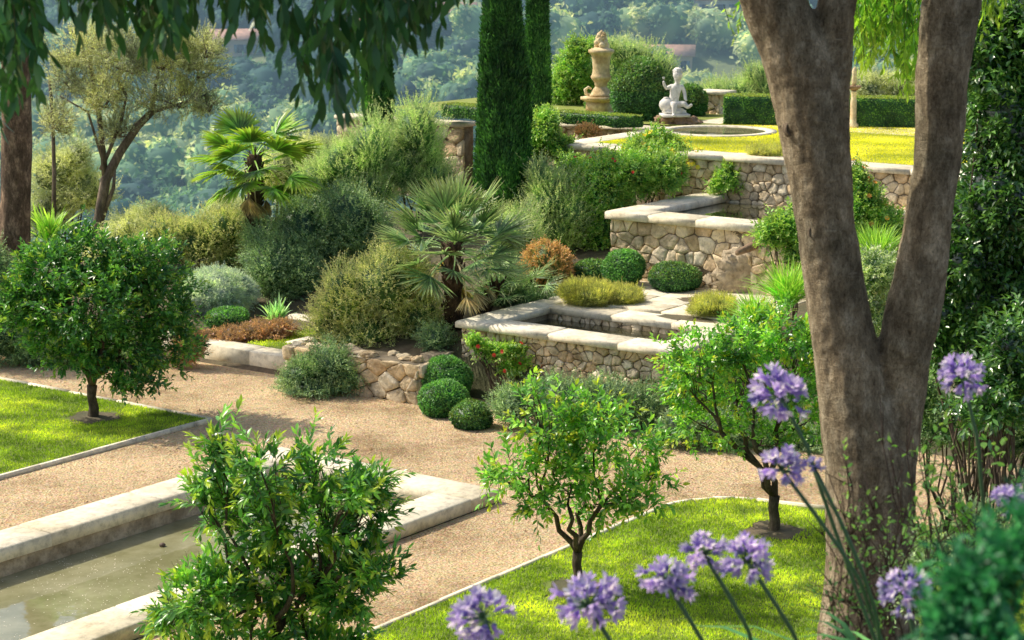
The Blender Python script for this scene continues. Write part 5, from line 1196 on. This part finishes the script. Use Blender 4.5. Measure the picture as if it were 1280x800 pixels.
# ================================================================== AGAPANTHUS
M['aga'] = leaf_mat('agapanthus_petal', (.17, .12, .5), (.32, .24, .7), (.52, .43, .85), tip=(.75, .66, .95), tipamt=.4, rough=.55, trans=.4, tcol=(1.1, 1.05, 1.2), clump=12, gain=1.4)
M['aga_bud'] = plain('agapanthus_bud', (.22, .2, .42), .5, .3, 40)
M['aga_stem'] = plain('agapanthus_stem', (.05, .13, .05), .5, .2)
M['strap'] = leaf_mat('strap_leaf', (.015, .07, .03), (.03, .11, .04), (.06, .17, .05), tip=(.1, .24, .06), tipamt=.3, rough=.35, trans=.3, clump=3)
def aga(x, y, w, Y, bx, by, label, seed, n=36, asym=0.):
    g = np.random.default_rng(seed); c = at(x, y, Y); k = mpp(Y); R0 = w*k/2*.94
    b0 = at(bx, by, Y+.0); d0 = (b0-c); gz_ = Gxy(b0.x, Y)
    # extend stem to the bank
    tt = (gz_-c.z)/(d0.z if abs(d0.z) > .05 else -.3); base = Vector((c.x+d0.x*tt*.75, Y+.25, gz_))
    t = thing('agapanthus', base, label, 'flower', 'blue agapanthus in the foreground')
    mb = MB(); pts = []
    for i in range(13):
        q = i/12; p = c.lerp(base, q); tr = 1-q; lin = c+(b0-c)*min(1, q*tt) if tt > 0 else p; a = min(1, q*1.6)
        pts.append(lin.lerp(p, a*a) if q < .6 else p)
    mb.tube(pts, [.0075]*13, 8); mb.build('stem', M['aga_stem'], t, True)
    fo = Foliage(); pd = MB(); d = nrm(g.normal(size=(n, 3))+np.array([asym, 0, .35])); d = d[d[:, 2] > -.75]; n = len(d)
    L = R0*g.uniform(.3, .68, n); E_ = np.array(c)+d*L[:, None]
    for i in range(n): pd.tube([tuple(c), tuple(E_[i])], [.002, .0016], 4)
    fl = nrm(d+np.array([0, 0, -.22])+g.normal(size=(n, 3))*.18); TL = R0*g.uniform(.42, .56, n)
    A_ = nrm(np.cross(fl, g.normal(size=(n, 3)))); B2 = np.cross(fl, A_); op = g.uniform(.25, .6, n)
    for a in range(6):
        th = a*PI/3; rad = A_*math.cos(th)+B2*math.sin(th)
        # tube part then flared lobe
        P = E_+rad*.002; dd = nrm(fl+rad*.14); fo.add(leaf_geo(P, dd, rad, TL*.75, np.full(n, R0*.12), g.uniform(0, .5, n), np.zeros(n), False, .2, 0))
        P2 = E_+fl*(TL*.5)[:, None]+rad*(R0*.04); dd = nrm(fl+rad*op[:, None]*1.4); fo.add(leaf_geo(P2, dd, -rad+fl*.2, TL*.62, np.full(n, R0*.17), g.uniform(.1, 1, n), g.uniform(0, 1, n), True, -.3, .2))
    bd = MB(); nb2 = 9; db = nrm(g.normal(size=(nb2, 3))+np.array([0, 0, .6]))
    for q_ in db:
        p0 = np.array(c)+q_*R0*.1; p1 = np.array(c)+q_*R0*g.uniform(.35, .5); p2 = p1+q_*R0*.2; pd.tube([tuple(p0), tuple(p1)], [.0018, .0016], 4); bd.tube([tuple(p1), tuple((p1*2+p2)/3), tuple((p1+p2*2)/3), tuple(p2)], [.002, .006, .0065, .001], 6)
    bd.build('buds', M['aga_bud'], t, True)
    pd.build('pedicels', M['aga_stem'], t); fo.build('florets', M['aga'], t)
AG = [(605, 772, 92, 6.2, 650, 900, 'lowest and leftmost blue agapanthus head at the bottom edge'), (735, 757, 98, 6.3, 800, 860, 'large blue agapanthus head below the small citrus sapling trunk'),
      (832, 727, 84, 6.5, 885, 810, 'blue agapanthus head third from the left, with its stem leaning right'), (880, 694, 66, 6.7, 940, 790, 'small agapanthus head left of its close neighbour, over the right lawn'),
      (934, 702, 76, 6.5, 1000, 800, 'agapanthus head over the right lawn with a thin stem running to the bottom edge'), (976, 497, 90, 7.2, 1010, 560, 'highest agapanthus head, in front of the yellow-tipped citrus tree'),
      (976, 586, 66, 6.8, 1090, 735, 'blue agapanthus head in front of the citrus trunk beside the big tree'), (1017, 583, 32, 6.8, 1120, 790, 'small side-on agapanthus head against the left edge of the big trunk'),
      (1203, 472, 72, 7.6, 1225, 560, 'agapanthus head in the shade to the right of the big trunk'), (1131, 737, 76, 6.2, 1150, 830, 'agapanthus head low in front of the foot of the big trunk'), (1264, 625, 52, 6.6, 1290, 720, 'agapanthus head cut by the right edge above the dark foliage')]
for i, (x, y, w, Y, bx, by, lb) in enumerate(AG): aga(x, y, w, Y, bx, by, lb, 200+i, n=20 if w < 40 else 36, asym=-.2 if i in (0, 8) else 0)
# strap leaves of the agapanthus clump
def straps(label, x, Y, n, L, seed, spread=.35, w=.032):
    g = np.random.default_rng(seed); X = at(x, 400, Y).x; z = Gxy(X, Y); o = spikes('strap_leaves', label, 0, 0, Y, 2, .1, .01, .1, seed, 'strap') if False else None
    P = np.stack([X+g.normal(size=n)*.12, Y+g.normal(size=n)*.1, np.full(n, z-.03)], 1); d = nrm(g.normal(size=(n, 3))*spread*np.array([1, 1, .2])+np.array([0, 0, 1.])); LL_ = L*g.uniform(.65, 1.1, n); s = nrm(np.cross(d, g.normal(size=(n, 3)))); V = []; ts = np.linspace(0, 1, 8)
    hor = nrm(d*np.array([1, 1, 0])+1e-6)
    for t_ in ts:
        q = P+d*(LL_*t_)[:, None]+hor*(LL_*.35*t_**2.5)[:, None]-np.array([0, 0, 1.])*(.45*LL_*t_**3)[:, None]; wv = w*(1-.95*t_**4)/2; V += [q+s*wv, q-s*wv]
    V = np.stack(V, 1).reshape(-1, 3); f = np.array([[2*i, 2*i+1, 2*i+3, 2*i+2] for i in range(7)]); F = (f[None]+np.arange(n)[:, None, None]*16).reshape(-1, 4)
    tag(mesh_obj('strap_leaves', V, F, M['strap'], None, {'rnd': np.repeat(g.uniform(0, 1, n), 16), 'tip': np.tile(np.repeat(ts, 2), n)}), label, 'leaves')
straps('dark green strap leaves below the agapanthus head at the foot of the big trunk', 1120, 6.6, 34, 1.05, 1, .22)
straps('strap leaves rising at the right of the agapanthus clump', 1165, 7.0, 22, .95, 2, .25)
# young shoots and bare twigs at the foot of the big tree
M['baretwig'] = bark_mat('bare_twig', (.05, .03, .02), (.12, .08, .055), (.2, .14, .1), 20)
M['shoot'] = leaf_mat('shoot_leaf', (.04, .13, .03), (.09, .23, .05), (.17, .34, .07), tip=(.4, .46, .1), tipamt=.4, rough=.5, trans=.4, clump=4)
def twiggy(label, base, Y, tips, seed, L, W, nl, mat='shoot', leafy=1., rad=.007):
    g = np.random.default_rng(seed); random.seed(seed); b = at(base[0], base[1], Y); b.z = Gxy(b.x, Y)
    t = thing('twiggy_shrub', b, label, 'shrub'); mb = MB(); SS = []; DD = []
    for (x, y, dy) in tips:
        e = at(x, y, Y+dy); pts = wander(b+Vector((random.uniform(-.12, .12), 0, 0)), e, 8, .12, -.03); mb.tube(pts, taper(rad, .002, 8), 6)
        for j in range(3, 8):
            for _ in range(2):
                d = ((pts[j+1 if j < 8 else 8]-pts[j-1]).normalized()+Vector(g.normal(size=3))*.5).normalized(); l = random.uniform(.1, .25); mb.tube([pts[j], pts[j]+d*l], [.003, .0012], 4)
                if random.random() < leafy: SS.append(tuple(pts[j])); DD.append(tuple(d))
    mb.build('stems', M['baretwig'], t)
    if SS:
        fo = Foliage(); fo.add(twig_leaves(g, np.array(SS), np.array(DD), .22, nl, L, W, ang=1., fine=True)); fo.build('leaves', M[mat], t)
twiggy('mostly bare brown twigs crossing in front of the foot of the big trunk', (1150, 800), 8.3, [(1050, 560, .3), (1080, 590, .2), (1110, 560, 0), (1140, 510, .3), (1180, 600, 0), (1210, 560, .4), (1060, 640, 0), (1240, 620, .2), (1100, 500, .5), (1250, 560, .3), (1160, 640, 0), (1070, 700, 0), (1020, 640, .2)], 1, .03, .015, 4, leafy=.25)
twiggy('thin shrub with fresh green leaves right of the big trunk', (1200, 820), 8.8, [(1190, 530, 0), (1225, 555, .1), (1170, 560, .1), (1250, 590, .2), (1150, 520, 0), (1195, 600, 0), (1280, 560, .1), (1215, 640, 0), (1140, 620, 0)], 2, .06, .038, 6)
twiggy('pale green young shoots climbing beside the left foot of the big trunk', (1080, 830), 8.0, [(1058, 570, 0), (1066, 610, 0), (1075, 680, .1), (1045, 700, 0), (1100, 690, .1), (1130, 640, 0), (1035, 740, 0)], 3, .038, .02, 6)
S_('dark_shrub', 'leafy undergrowth on the bank at the right foot of the big tree', 'dark', [(1180, 690, 40, 30), (1215, 650, 26, 24), (1150, 740, 34, 40), (1250, 690, 40, 40)], 10.2, 150, dmul=.6, core=.5)
# soft foreground foliage, close to the lens
M['nearleaf'] = leaf_mat('near_leaf', (.01, .07, .035), (.02, .12, .055), (.05, .22, .08), rough=.5, trans=.3, clump=9, gain=1.5, tcol=(1, 1.4, .9))
g = np.random.default_rng(9); nb = at(1240, 760, 3.6); t = thing('leafy_bush', (nb.x+.1, 3.6, Gxy(nb.x, 3.6)), 'blurred green bush closest to the camera in the bottom right corner', 'shrub'); fo = Foliage(); mb = MB()
for (x, y, rx, ry) in ((1222, 735, 34, 36), (1268, 705, 34, 36), (1250, 790, 60, 40), (1190, 785, 34, 26), (1300, 680, 30, 50), (1215, 860, 70, 60), (1285, 860, 70, 60)):
    k_ = mpp(3.6); c_ = at(x, y, 3.6); blob_leaves(fo, g, c_, (rx*k_, rx*k_*1.6, ry*k_), 75, .12, 10, .045, .018, inner=.2, lump=.5, up=.7, jit=.7, gap=-.2, seed=int(x), ang=.7); mb.tube(wander((nb.x+.1, 3.6, Gxy(nb.x, 3.6)), c_, 5, .08), taper(.01, .003, 5), 5)
fo.build('foliage', M['nearleaf'], t); mb.build('stems', M['baretwig'], t)

# ================================================================== LIGHT, SKY, HAZE
SUN_EL, SUN_AZ = math.radians(48), math.radians(-68)      # azimuth measured from +Y towards +X
sd = bpy.data.lights.new('sun', 'SUN'); sun = bpy.data.objects.new('sun', sd); C.objects.link(sun)
sd.energy = 5.0; sd.angle = math.radians(.6); sd.color = (1, .91, .75)
to = Vector((math.sin(SUN_AZ)*math.cos(SUN_EL), math.cos(SUN_AZ)*math.cos(SUN_EL), math.sin(SUN_EL)))
sun.rotation_euler = to.to_track_quat('Z', 'Y').to_euler()
w = bpy.data.worlds.new('World'); sc.world = w; w.use_nodes = True; nt = w.node_tree
for n_ in list(nt.nodes): nt.nodes.remove(n_)
sky = nt.nodes.new('ShaderNodeTexSky'); sky.sky_type = 'NISHITA'; sky.sun_disc = False; sky.sun_elevation = SUN_EL; sky.sun_rotation = SUN_AZ; sky.dust_density = 4.; sky.air_density = 1.
bg = nt.nodes.new('ShaderNodeBackground'); bg.inputs[1].default_value = .15; wo = nt.nodes.new('ShaderNodeOutputWorld')
nt.links.new(sky.outputs[0], bg.inputs[0]); nt.links.new(bg.outputs[0], wo.inputs[0])
m, nt, out = newmat('valley_haze'); vs_ = nt.nodes.new('ShaderNodeVolumePrincipled')
vs_.inputs['Color'].default_value = (.45, .75, 1, 1); vs_.inputs['Density'].default_value = .0012; vs_.inputs['Anisotropy'].default_value = .25
nt.links.new(vs_.outputs[0], out.inputs['Volume'])
mb = MB(); mb.wbox((0, 560, 20), (1200, 940, 200)); o = mb.build('haze', m); tag(o, kind='structure')
sc.view_settings.view_transform = 'Standard'; sc.view_settings.look = 'None'; sc.view_settings.exposure = 0; sc.view_settings.gamma = 1.1
sc.render.engine = 'CYCLES'; cy = sc.cycles; cy.use_denoising = True; cy.max_bounces = 8; cy.transparent_max_bounces = 4; cy.diffuse_bounces = 5; cy.glossy_bounces = 3; cy.transmission_bounces = 5; cy.volume_bounces = 0
cy.sample_clamp_indirect = 6
